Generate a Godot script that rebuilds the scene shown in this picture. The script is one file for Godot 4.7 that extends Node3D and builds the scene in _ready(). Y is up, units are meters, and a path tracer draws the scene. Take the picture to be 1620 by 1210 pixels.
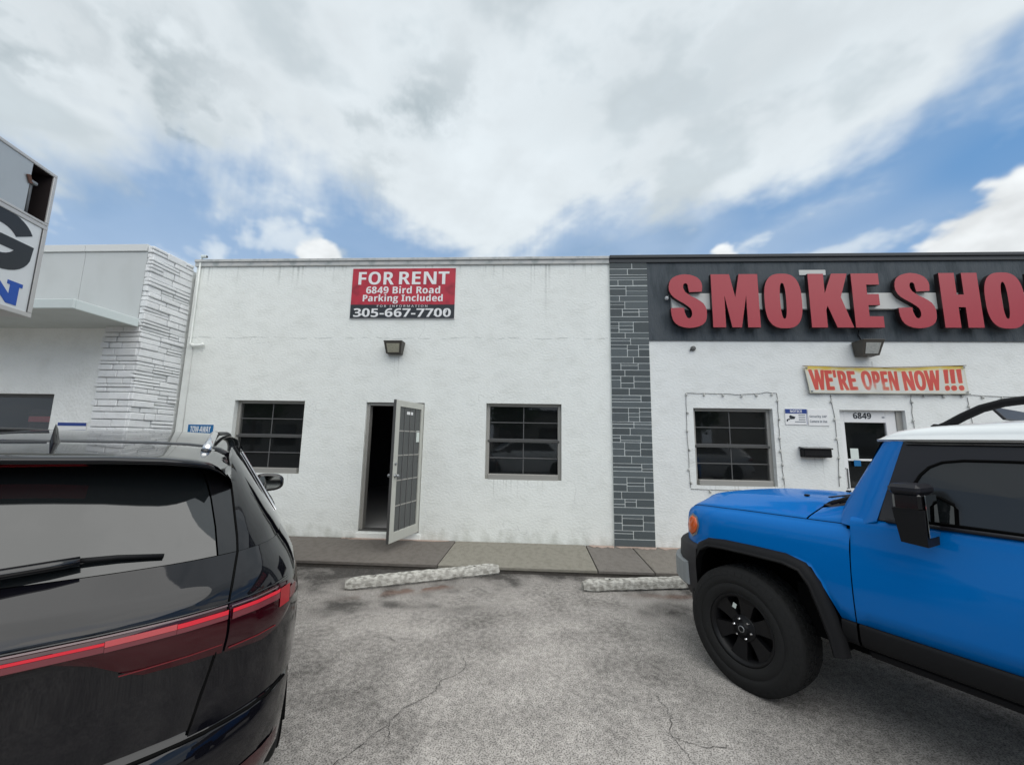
extends Node3D

var rng := RandomNumberGenerator.new()
var used := {}
var M := {}

# ------------------------------------------------------------------ naming and nodes
func numbered(called: String, parent: Node) -> String:
	var key := str(parent.get_instance_id()) + "/" + called
	var n: int = used.get(key, -1) + 1
	used[key] = n
	return called if n == 0 else "%s_%03d" % [called, n]

func put(node: Node3D, called: String, parent: Node = null) -> Node3D:
	var p: Node = parent if parent else self
	node.name = numbered(called, p)
	p.add_child(node, true)
	return node

func part(called: String, mesh: Mesh, mat: Material, parent: Node = null) -> MeshInstance3D:
	var o := MeshInstance3D.new()
	o.mesh = mesh
	o.material_override = mat
	put(o, called, parent)
	return o

func tag(o: Node, label: String, category: String, group := "") -> Node:
	o.set_meta("label", label)
	o.set_meta("category", category)
	if group != "":
		o.set_meta("group", group)
	return o

func thing(called: String, label: String, category: String, at := Vector3.ZERO, turn := 0.0, group := "") -> Node3D:
	var o := Node3D.new()
	put(o, called)
	o.position = at
	o.rotation.y = turn
	tag(o, label, category, group)
	return o

func structure(called: String, mesh: Mesh, mat: Material) -> MeshInstance3D:
	var o := part(called, mesh, mat)
	o.set_meta("kind", "structure")
	return o

# ------------------------------------------------------------------ materials
func lin(r: float, g: float, b: float) -> Color:
	return Color(r, g, b).linear_to_srgb()

func mat(r: float, g: float, b: float, rough := 0.6, metal := 0.0, spec := 0.5) -> StandardMaterial3D:
	var m := StandardMaterial3D.new()
	m.albedo_color = lin(r, g, b)
	m.roughness = rough
	m.metallic = metal
	m.metallic_specular = spec
	return m

func noise(seed_: int, freq: float, octaves := 4, type := FastNoiseLite.TYPE_SIMPLEX_SMOOTH) -> FastNoiseLite:
	var n := FastNoiseLite.new()
	n.seed = seed_
	n.noise_type = type
	n.frequency = freq
	n.fractal_type = FastNoiseLite.FRACTAL_FBM
	n.fractal_octaves = octaves
	return n

func noise_tex(n: FastNoiseLite, size := 512, ramp: Gradient = null) -> NoiseTexture2D:
	var t := NoiseTexture2D.new()
	t.noise = n
	t.width = size
	t.height = size
	t.seamless = true
	t.generate_mipmaps = false
	if ramp:
		t.color_ramp = ramp
	return t

func ramp(stops: Array) -> Gradient:
	var g := Gradient.new()
	var o := PackedFloat32Array()
	var c := PackedColorArray()
	for s in stops:
		o.append(s[0])
		c.append(Color(s[1], s[2], s[3]).linear_to_srgb())
	g.offsets = o
	g.colors = c
	return g

func triplanar(m: StandardMaterial3D, color: Texture2D, bump: Texture2D, scale: Vector3, depth_cm := 0.3) -> StandardMaterial3D:
	m.uv1_triplanar = true
	m.uv1_world_triplanar = true
	m.uv1_scale = scale
	if color:
		m.albedo_texture = color
	if bump:
		m.heightmap_enabled = true
		m.heightmap_texture = bump
		m.heightmap_scale = depth_cm
	return m

func make_materials() -> void:
	var h_stucco := noise_tex(noise(3, 0.03, 7), 1024)
	var c_stucco := noise_tex(noise(8, 0.008, 6), 512, ramp([[0.0, 0.93, 0.93, 0.925], [0.3, 0.975, 0.975, 0.972], [0.5, 1.0, 1.0, 1.0], [1.0, 1.0, 1.0, 1.0]]))
	var h_fine := noise_tex(noise(5, 0.06, 5), 512)
	M.white_wall = triplanar(mat(0.83, 0.85, 0.82, 0.85, 0, 0.25), c_stucco, h_stucco, Vector3(0.55, 0.85, 0.55), 0.30)
	M.shop_wall = triplanar(mat(0.80, 0.815, 0.80, 0.85, 0, 0.25), c_stucco, h_stucco, Vector3(0.55, 0.9, 0.55), 0.30)
	var grime := grime_texture()
	for k in [["white_front", M.white_wall], ["shop_front", M.shop_wall]]:
		var m: StandardMaterial3D = k[1].duplicate()
		m.detail_enabled = true
		m.detail_blend_mode = BaseMaterial3D.BLEND_MODE_MUL
		m.detail_albedo = grime
		m.detail_uv_layer = BaseMaterial3D.DETAIL_UV_2
		M[k[0]] = m
	M.left_wall = triplanar(mat(0.86, 0.87, 0.85, 0.9, 0, 0.2), c_stucco, h_fine, Vector3(0.5, 0.5, 0.5), 0.8)
	M.fascia = triplanar(mat(0.54, 0.56, 0.56, 0.75, 0, 0.3), c_stucco, null, Vector3(0.4, 0.25, 0.4))
	M.fascia_trim = mat(0.66, 0.67, 0.66, 0.6)
	M.canopy_trim = mat(0.66, 0.72, 0.71, 0.55)
	M.soffit = triplanar(mat(0.55, 0.58, 0.56, 0.8), c_stucco, null, Vector3(0.5, 0.5, 0.5))
	var c_band := noise_tex(noise(21, 0.012, 5), 512, ramp([[0.0, 0.55, 0.6, 0.62], [0.4, 0.9, 0.92, 0.94], [0.7, 1, 1, 1], [1.0, 1.0, 1.0, 1.0]]))
	M.band = triplanar(mat(0.080, 0.092, 0.103, 0.7, 0, 0.35), c_band, h_stucco, Vector3(0.9, 0.22, 0.9), 0.5)
	M.band_trim = mat(0.035, 0.040, 0.046, 0.6)
	M.coping = triplanar(mat(0.55, 0.55, 0.53, 0.7), c_band, null, Vector3(0.7, 0.7, 0.7))
	M.mortar = triplanar(mat(0.60, 0.63, 0.62, 0.9), null, h_fine, Vector3(2, 2, 2), 0.3)
	M.mortar_dark = mat(0.42, 0.43, 0.43, 0.95)
	for i in 4:
		var k := 0.86 + 0.12 * i
		M["stone%d" % i] = triplanar(mat(0.088 * k, 0.104 * k, 0.110 * k, 0.6, 0, 0.4), null, h_fine, Vector3(3, 3, 3), 0.35)
		M["ledge%d" % i] = triplanar(mat(0.82 + 0.025 * i, 0.83 + 0.025 * i, 0.835 + 0.025 * i, 0.75, 0, 0.3), c_stucco, h_fine, Vector3(2.1, 2.1, 2.1), 0.8)
	# concrete
	var c_conc := noise_tex(noise(31, 0.018, 7), 512, ramp([[0.0, 0.80, 0.795, 0.785], [0.40, 0.93, 0.928, 0.922], [0.62, 1, 1, 1], [1.0, 1.0, 1.0, 1.0]]))
	var h_conc := noise_tex(noise(33, 0.09, 4), 512)
	var tones := [[0.165, 0.150, 0.136], [0.255, 0.241, 0.205], [0.19, 0.175, 0.160], [0.215, 0.197, 0.175]]
	for i in 4:
		M["slab%d" % i] = triplanar(mat(tones[i][0], tones[i][1], tones[i][2], 0.9, 0, 0.2), c_conc, h_conc, Vector3(1.1, 1.1, 0.6), 0.3)
	M.curb = triplanar(mat(0.115, 0.105, 0.095, 0.95, 0, 0.2), c_conc, h_conc, Vector3(1.5, 1.5, 1.5), 0.4)
	M.worn_edge = triplanar(mat(0.46, 0.36, 0.31, 0.95, 0, 0.2), c_conc, h_conc, Vector3(2.5, 2.5, 2.5), 0.4)
	var c_stop := noise_tex(noise(41, 0.016, 7), 512, ramp([[0.0, 0.40, 0.39, 0.37], [0.36, 0.54, 0.53, 0.51], [0.50, 0.74, 0.73, 0.71], [0.58, 0.95, 0.95, 0.93], [1.0, 1.0, 1.0, 0.97]]))
	M.stop = triplanar(mat(0.56, 0.55, 0.52, 0.9, 0, 0.25), c_stop, h_fine, Vector3(1.6, 2.2, 1.6), 0.6)
	# metal, glass, plastic
	M.frame = mat(0.36, 0.35, 0.325, 0.45, 0.25)
	M.frame_dark = mat(0.07, 0.07, 0.068, 0.5)
	M.muntin = mat(0.10, 0.10, 0.10, 0.5)
	M.door_white = triplanar(mat(0.50, 0.505, 0.46, 0.5), c_stucco, null, Vector3(1, 0.6, 1))
	M.glass = mat(0.015, 0.017, 0.018, 0.03, 0, 0.7)
	M.glass.transparency = BaseMaterial3D.TRANSPARENCY_ALPHA
	M.glass.albedo_color.a = 0.45
	M.door_glass = mat(0.065, 0.07, 0.07, 0.15, 0, 0.5)
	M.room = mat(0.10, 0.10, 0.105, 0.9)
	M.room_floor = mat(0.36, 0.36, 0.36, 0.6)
	M.black_plastic = triplanar(mat(0.011, 0.011, 0.012, 0.6, 0, 0.28), null, h_fine, Vector3(6, 6, 6), 0.05)
	M.grey_plastic = triplanar(mat(0.040, 0.038, 0.040, 0.65, 0, 0.3), null, h_fine, Vector3(6, 6, 6), 0.05)
	M.black_gloss = mat(0.008, 0.008, 0.009, 0.12, 0, 0.6)
	M.rubber = triplanar(mat(0.019, 0.019, 0.019, 0.78, 0, 0.3), null, h_fine, Vector3(5, 5, 5), 0.12)
	M.rim_black = mat(0.007, 0.007, 0.008, 0.42, 0.0, 0.35)
	M.dark = mat(0.006, 0.006, 0.006, 0.95, 0, 0.1)
	M.chrome = mat(0.75, 0.75, 0.76, 0.12, 1.0)
	M.steel = mat(0.30, 0.31, 0.32, 0.42, 0.75)
	M.bumper_silver = mat(0.27, 0.29, 0.30, 0.5, 0.2)
	M.orange_lens = mat(0.62, 0.10, 0.015, 0.12, 0, 0.6)
	M.clear_lens = mat(0.6, 0.62, 0.63, 0.08, 0.3, 0.6)
	M.blue_paint = mat(0.0, 0.146, 0.49, 0.5, 0.0, 0.12)
	M.blue_paint.clearcoat_enabled = true
	M.blue_paint.clearcoat = 0.36
	M.blue_paint.clearcoat_roughness = 0.06
	M.white_paint = mat(0.82, 0.85, 0.85, 0.3, 0, 0.5)
	M.white_paint.clearcoat_enabled = true
	M.white_paint.clearcoat = 0.5
	M.white_paint.clearcoat_roughness = 0.1
	M.silver_paint = mat(0.5, 0.51, 0.52, 0.3, 0.3)
	M.black_paint = mat(0.004, 0.004, 0.006, 0.3, 0.0, 0.0)
	M.black_paint.clearcoat_enabled = true
	M.black_paint.clearcoat = 1.0
	M.black_paint.clearcoat_roughness = 0.03
	M.car_glass = mat(0.010, 0.012, 0.013, 0.03, 0, 0.85)
	M.tint_glass = mat(0.020, 0.022, 0.024, 0.15, 0, 0.45)
	M.trim_satin = mat(0.012, 0.012, 0.016, 0.4, 0, 0.4)
	M.lamp_red = mat(0.042, 0.003, 0.006, 0.07, 0, 0.5)
	M.lamp_bright = mat(0.42, 0.02, 0.03, 0.12, 0, 0.6)
	M.lamp_glow = mat(0.62, 0.10, 0.11, 0.2, 0, 0.6)
	M.lamp_pink = mat(0.20, 0.045, 0.055, 0.2, 0, 0.6)
	M.lamp_dark = mat(0.030, 0.003, 0.006, 0.06, 0, 0.5)
	M.lamp_edge = mat(0.16, 0.10, 0.10, 0.2, 0, 0.6)
	M.lamp_low = mat(0.16, 0.006, 0.012, 0.15, 0, 0.6)
	M.strip = mat(0.5, 0.02, 0.035, 0.2, 0, 0.5)
	M.strip.emission_enabled = true
	M.strip.emission = lin(0.8, 0.035, 0.055)
	M.strip.emission_energy_multiplier = 0.26
	M.mirror = mat(0.5, 0.54, 0.54, 0.03, 1.0)
	M.letter_red = mat(0.37, 0.026, 0.040, 0.28, 0, 0.48)
	M.letter_side = mat(0.012, 0.007, 0.008, 0.5)
	M.letter_trim = mat(0.06, 0.008, 0.010, 0.4)
	M.raceway = mat(0.58, 0.58, 0.56, 0.6)
	M.sign_red = triplanar(mat(0.50, 0.022, 0.045, 0.45), c_band, null, Vector3(0.6, 0.6, 0.6))
	M.sign_black = mat(0.020, 0.024, 0.030, 0.5)
	M.sign_white = mat(0.80, 0.80, 0.80, 0.5)
	M.sign_face = triplanar(mat(0.70, 0.72, 0.73, 0.35), c_stucco, null, Vector3(0.4, 0.4, 0.4))
	M.sign_face_grey = triplanar(mat(0.40, 0.43, 0.45, 0.25, 0, 0.6), c_stucco, null, Vector3(0.5, 0.5, 0.5))
	M.sign_frame = mat(0.52, 0.51, 0.50, 0.45, 0.3)
	M.sign_rust = mat(0.016, 0.009, 0.009, 0.85)
	M.tube = mat(0.20, 0.21, 0.22, 0.3)
	M.print_blue = mat(0.0, 0.07, 0.40, 0.4)
	M.print_navy = mat(0.012, 0.045, 0.24, 0.4)
	M.print_black = mat(0.012, 0.017, 0.024, 0.45)
	M.print_grey = mat(0.22, 0.24, 0.27, 0.6)
	M.tow_blue = mat(0.0, 0.13, 0.34, 0.4)
	M.paper = mat(0.66, 0.72, 0.68, 0.8)
	M.bronze = mat(0.075, 0.068, 0.058, 0.5, 0.3)
	M.lamp_lens = triplanar(mat(0.36, 0.34, 0.26, 0.35, 0, 0.5), c_band, null, Vector3(5, 5, 5))
	M.lens_grey = triplanar(mat(0.44, 0.44, 0.41, 0.3, 0, 0.5), c_band, null, Vector3(5, 5, 5))
	M.wire = mat(0.14, 0.14, 0.135, 0.7)
	M.wire_white = mat(0.6, 0.6, 0.58, 0.6)
	M.bulb = mat(0.42, 0.42, 0.40, 0.15, 0, 0.6)
	M.crack = mat(0.035, 0.034, 0.033, 0.95, 0, 0.1)
	M.brown = mat(0.10, 0.045, 0.03, 0.8)
	M.leaf = mat(0.05, 0.10, 0.03, 0.7)
	M.bark = mat(0.12, 0.09, 0.07, 0.9)
	M.road = mat(0.06, 0.06, 0.06, 0.9)
	M.soil = mat(0.14, 0.135, 0.12, 0.95)
	M.far_wall = mat(0.42, 0.40, 0.36, 0.85)

# ------------------------------------------------------------------ geometry
var wall_uv := false      # lay a second set of texture coordinates over the street front

func begin(smooth := true) -> SurfaceTool:
	var st := SurfaceTool.new()
	st.begin(Mesh.PRIMITIVE_TRIANGLES)
	st.set_smooth_group(0 if smooth else -1)
	return st

func finish(st: SurfaceTool) -> ArrayMesh:
	st.generate_normals()
	return st.commit()

func tri(st: SurfaceTool, a: Vector3, b: Vector3, c: Vector3, out: Vector3) -> void:
	var n := (a - c).cross(a - b)
	if n.length_squared() < 1e-16:
		return
	if n.dot(out) < 0.0:
		var t := b
		b = c
		c = t
	for v in [a, b, c]:
		if wall_uv:
			st.set_uv2(Vector2((v.x + 6.2) / 17.2, (4.8 - v.y) / 4.8))
		st.add_vertex(v)

func quad(st: SurfaceTool, a: Vector3, b: Vector3, c: Vector3, d: Vector3, out: Vector3) -> void:
	tri(st, a, b, c, out)
	tri(st, a, c, d, out)

# rows of points; each triangle faces away from the line or point "ref"
func grid(st: SurfaceTool, rows: Array, ref: Callable) -> void:
	for i in rows.size() - 1:
		var p: PackedVector3Array = rows[i]
		var q: PackedVector3Array = rows[i + 1]
		for j in mini(p.size(), q.size()) - 1:
			var c := (p[j] + p[j + 1] + q[j] + q[j + 1]) / 4.0
			var o: Vector3 = c - (ref.call(c) as Vector3)
			quad(st, p[j], p[j + 1], q[j + 1], q[j], o)

func grid_mesh(rows: Array, ref: Callable) -> ArrayMesh:
	var st := begin()
	grid(st, rows, ref)
	return finish(st)

func box(st: SurfaceTool, c: Vector3, s: Vector3, bevel := 0.0, basis := Basis.IDENTITY) -> void:
	var h := s / 2.0
	var b := minf(bevel, minf(h.x, minf(h.y, h.z)) * 0.9)
	if b <= 0.0:
		for ax in 3:
			for sg in [-1.0, 1.0]:
				var n := Vector3.ZERO
				n[ax] = sg
				var u := Vector3.ZERO
				u[(ax + 1) % 3] = h[(ax + 1) % 3]
				var v := Vector3.ZERO
				v[(ax + 2) % 3] = h[(ax + 2) % 3]
				var o := n * h[ax]
				quad(st, c + basis * (o - u - v), c + basis * (o + u - v), c + basis * (o + u + v), c + basis * (o - u + v), basis * n)
		return
	# chamfered: three faces' corners for each of the eight corners
	for ax in 3:
		var a1 := (ax + 1) % 3
		var a2 := (ax + 2) % 3
		for sg in [-1.0, 1.0]:
			var n := Vector3.ZERO
			n[ax] = sg
			var pts := []
			for k in [[-1, -1], [1, -1], [1, 1], [-1, 1]]:
				var p := Vector3.ZERO
				p[ax] = sg * h[ax]
				p[a1] = k[0] * (h[a1] - b)
				p[a2] = k[1] * (h[a2] - b)
				pts.append(c + basis * p)
			quad(st, pts[0], pts[1], pts[2], pts[3], basis * n)
		# edges along ax
		for s1 in [-1.0, 1.0]:
			for s2 in [-1.0, 1.0]:
				var e := []
				for k in [[-1, 0], [1, 0], [1, 1], [-1, 1]]:
					var p := Vector3.ZERO
					p[ax] = k[0] * (h[ax] - b)
					p[a1] = s1 * (h[a1] if k[1] == 0 else h[a1] - b)
					p[a2] = s2 * (h[a2] - b if k[1] == 0 else h[a2])
					e.append(c + basis * p)
				var n2 := Vector3.ZERO
				n2[a1] = s1
				n2[a2] = s2
				quad(st, e[0], e[1], e[2], e[3], basis * n2)
	for sx in [-1.0, 1.0]:
		for sy in [-1.0, 1.0]:
			for sz in [-1.0, 1.0]:
				var s3 := Vector3(sx, sy, sz)
				tri(st, c + basis * (s3 * (h - Vector3(0, b, b))), c + basis * (s3 * (h - Vector3(b, 0, b))), c + basis * (s3 * (h - Vector3(b, b, 0))), basis * s3)

func box_mesh(c: Vector3, s: Vector3, bevel := 0.0, basis := Basis.IDENTITY) -> ArrayMesh:
	var st := begin(false)
	box(st, c, s, bevel, basis)
	return finish(st)

func span(st: SurfaceTool, x0: float, x1: float, y0: float, y1: float, z0: float, z1: float, bevel := 0.0) -> void:
	box(st, Vector3((x0 + x1) / 2, (y0 + y1) / 2, (z0 + z1) / 2), Vector3(absf(x1 - x0), absf(y1 - y0), absf(z1 - z0)), bevel)

func span_mesh(x0: float, x1: float, y0: float, y1: float, z0: float, z1: float, bevel := 0.0) -> ArrayMesh:
	var st := begin(false)
	span(st, x0, x1, y0, y1, z0, z1, bevel)
	return finish(st)

func tube(st: SurfaceTool, path: PackedVector3Array, r: float, sides := 8, flat_y := 1.0) -> void:
	var rings := []
	for i in path.size():
		var d := (path[mini(i + 1, path.size() - 1)] - path[maxi(i - 1, 0)]).normalized()
		var up := Vector3.UP if absf(d.y) < 0.9 else Vector3.RIGHT
		var s := d.cross(up).normalized()
		var t := s.cross(d).normalized()
		var ring := PackedVector3Array()
		for k in sides + 1:
			var a := TAU * k / sides
			ring.append(path[i] + s * cos(a) * r + t * sin(a) * r * flat_y)
		rings.append(ring)
	for i in rings.size() - 1:
		for k in sides:
			var p: PackedVector3Array = rings[i]
			var q: PackedVector3Array = rings[i + 1]
			quad(st, p[k], p[k + 1], q[k + 1], q[k], (p[k] + q[k + 1]) / 2 - (path[i] + path[i + 1]) / 2)
	for e in [0, path.size() - 1]:
		var ring: PackedVector3Array = rings[e]
		var o: Vector3 = path[e] - path[1 if e == 0 else e - 1]
		for k in sides:
			tri(st, path[e], ring[k], ring[k + 1], o)

func tube_mesh(path: Array, r: float, sides := 8, flat_y := 1.0) -> ArrayMesh:
	var st := begin()
	tube(st, PackedVector3Array(path), r, sides, flat_y)
	return finish(st)

# profile of (radius, along) turned about an axis through c
func lathe(st: SurfaceTool, profile: Array, c: Vector3, axis: Vector3, sides := 48) -> void:
	var up := Vector3.UP if absf(axis.y) < 0.9 else Vector3.RIGHT
	var s := axis.cross(up).normalized()
	var t := s.cross(axis).normalized()
	for i in profile.size() - 1:
		var p: Vector2 = profile[i]
		var q: Vector2 = profile[i + 1]
		var pn := Vector2(q.y - p.y, p.x - q.x)   # outward in (radius, along) when the profile runs along the axis
		for k in sides:
			var a := TAU * k / sides
			var b := TAU * (k + 1) / sides
			var da := s * cos(a) + t * sin(a)
			var db := s * cos(b) + t * sin(b)
			var dm := (da + db).normalized()
			quad(st, c + da * p.x + axis * p.y, c + db * p.x + axis * p.y, c + db * q.x + axis * q.y, c + da * q.x + axis * q.y, dm * pn.x + axis * pn.y)

func disc(st: SurfaceTool, c: Vector3, n: Vector3, r: float, sides := 24) -> void:
	var up := Vector3.UP if absf(n.y) < 0.9 else Vector3.RIGHT
	var s := n.cross(up).normalized()
	var t := s.cross(n).normalized()
	for k in sides:
		var a := TAU * k / sides
		var b := TAU * (k + 1) / sides
		tri(st, c, c + (s * cos(a) + t * sin(a)) * r, c + (s * cos(b) + t * sin(b)) * r, n)

# polygon in xy, extruded from z0 to z1
func extrude(st: SurfaceTool, poly: PackedVector2Array, z0: float, z1: float, front := true, back := true, sides := true) -> void:
	var idx := Geometry2D.triangulate_polygon(poly)
	for i in range(0, idx.size(), 3):
		var a := poly[idx[i]]
		var b := poly[idx[i + 1]]
		var c := poly[idx[i + 2]]
		if front:
			tri(st, Vector3(a.x, a.y, z1), Vector3(b.x, b.y, z1), Vector3(c.x, c.y, z1), Vector3.BACK)
		if back:
			tri(st, Vector3(a.x, a.y, z0), Vector3(b.x, b.y, z0), Vector3(c.x, c.y, z0), Vector3.FORWARD)
	if sides:
		var cw := Geometry2D.is_polygon_clockwise(poly)
		for i in poly.size():
			var a := poly[i]
			var b := poly[(i + 1) % poly.size()]
			var d := b - a
			var o := Vector2(d.y, -d.x) * (-1.0 if cw else 1.0)
			quad(st, Vector3(a.x, a.y, z0), Vector3(b.x, b.y, z0), Vector3(b.x, b.y, z1), Vector3(a.x, a.y, z1), Vector3(o.x, o.y, 0))

# a wall facing +z with holes [x0, x1, y0, y1]
func holed_wall(x0: float, x1: float, y0: float, y1: float, z0: float, z1: float, holes: Array) -> ArrayMesh:
	var st := begin(false)
	var xs := [x0, x1]
	var ys := [y0, y1]
	for h in holes:
		xs.append_array([h[0], h[1]])
		ys.append_array([h[2], h[3]])
	xs.sort()
	ys.sort()
	for i in xs.size() - 1:
		for j in ys.size() - 1:
			if xs[i + 1] - xs[i] < 1e-4 or ys[j + 1] - ys[j] < 1e-4:
				continue
			var cx: float = (xs[i] + xs[i + 1]) / 2
			var cy: float = (ys[j] + ys[j + 1]) / 2
			var open := false
			for h in holes:
				if cx > h[0] and cx < h[1] and cy > h[2] and cy < h[3]:
					open = true
			if open:
				continue
			for z in [[z1, Vector3.BACK], [z0, Vector3.FORWARD]]:
				quad(st, Vector3(xs[i], ys[j], z[0]), Vector3(xs[i + 1], ys[j], z[0]), Vector3(xs[i + 1], ys[j + 1], z[0]), Vector3(xs[i], ys[j + 1], z[0]), z[1])
	for h in holes:
		quad(st, Vector3(h[0], h[2], z0), Vector3(h[0], h[3], z0), Vector3(h[0], h[3], z1), Vector3(h[0], h[2], z1), Vector3.RIGHT)
		quad(st, Vector3(h[1], h[2], z0), Vector3(h[1], h[3], z0), Vector3(h[1], h[3], z1), Vector3(h[1], h[2], z1), Vector3.LEFT)
		quad(st, Vector3(h[0], h[2], z0), Vector3(h[1], h[2], z0), Vector3(h[1], h[2], z1), Vector3(h[0], h[2], z1), Vector3.UP)
		quad(st, Vector3(h[0], h[3], z0), Vector3(h[1], h[3], z0), Vector3(h[1], h[3], z1), Vector3(h[0], h[3], z1), Vector3.DOWN)
	quad(st, Vector3(x0, y1, z0), Vector3(x1, y1, z0), Vector3(x1, y1, z1), Vector3(x0, y1, z1), Vector3.UP)
	quad(st, Vector3(x0, y0, z0), Vector3(x0, y1, z0), Vector3(x0, y1, z1), Vector3(x0, y0, z1), Vector3.LEFT)
	quad(st, Vector3(x1, y0, z0), Vector3(x1, y1, z0), Vector3(x1, y1, z1), Vector3(x1, y0, z1), Vector3.RIGHT)
	return finish(st)

func font(serif := false, weight := 700, mono := false) -> SystemFont:
	var f := SystemFont.new()
	f.font_names = PackedStringArray(["Droid Serif" if serif else ("Droid Sans Mono" if mono else "Droid Sans")])
	f.font_weight = weight
	return f

# lettering fitted into a box: c is the middle, on a face that looks along +z of the parent
func lettering(text: String, c: Vector3, w: float, h: float, m: Material, parent: Node, depth := 0.003, f: Font = null, called := "lettering") -> MeshInstance3D:
	var t := TextMesh.new()
	t.text = text
	t.font = f if f else font()
	t.font_size = 64
	t.pixel_size = 0.01
	t.depth = 0.01
	t.curve_step = 2.0
	var o := part(called, t, m, parent)
	var a := t.get_aabb()
	o.scale = Vector3(w / a.size.x, h / a.size.y, depth / 0.01)
	o.position = c - (a.position + a.size / 2) * o.scale
	return o

func curve_at(table: Array, x: float) -> float:
	if x <= table[0][0]:
		return table[0][1]
	for i in table.size() - 1:
		if x <= table[i + 1][0]:
			return lerpf(table[i][1], table[i + 1][1], (x - table[i][0]) / (table[i + 1][0] - table[i][0]))
	return table[-1][1]

# ------------------------------------------------------------------ sky
const HEAPS := [[-30.0, 21.6, 2.6, 2.6], [25.2, 21.8, 1.5, 1.9], [49.5, 18.4, 5.2, 4.6], [-75.0, 18.0, 9.0, 5.0], [95.0, 17.0, 9.0, 5.0], [140.0, 19.0, 6.0, 4.0], [-130.0, 18.0, 8.0, 5.0]]
const GREYS := [[-49.0, 36.5, 4.6, 2.2, 1.0], [-45.5, 34.0, 3.0, 1.6, 0.9], [-58.5, 32.5, 2.6, 3.6, 0.9], [-15.0, 42.0, 5.0, 4.2, 0.75], [-25.0, 38.0, 3.4, 2.0, 0.55], [-26.0, 31.5, 3.0, 2.6, 0.5], [24.0, 42.0, 17.0, 5.5, 0.42], [75.0, 45.0, 12.0, 6.0, 0.5], [-100.0, 42.0, 12.0, 6.0, 0.6], [160.0, 40.0, 14.0, 5.0, 0.5], [-150.0, 50.0, 12.0, 6.0, 0.6], [115.0, 38.0, 10.0, 5.0, 0.5]]

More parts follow.
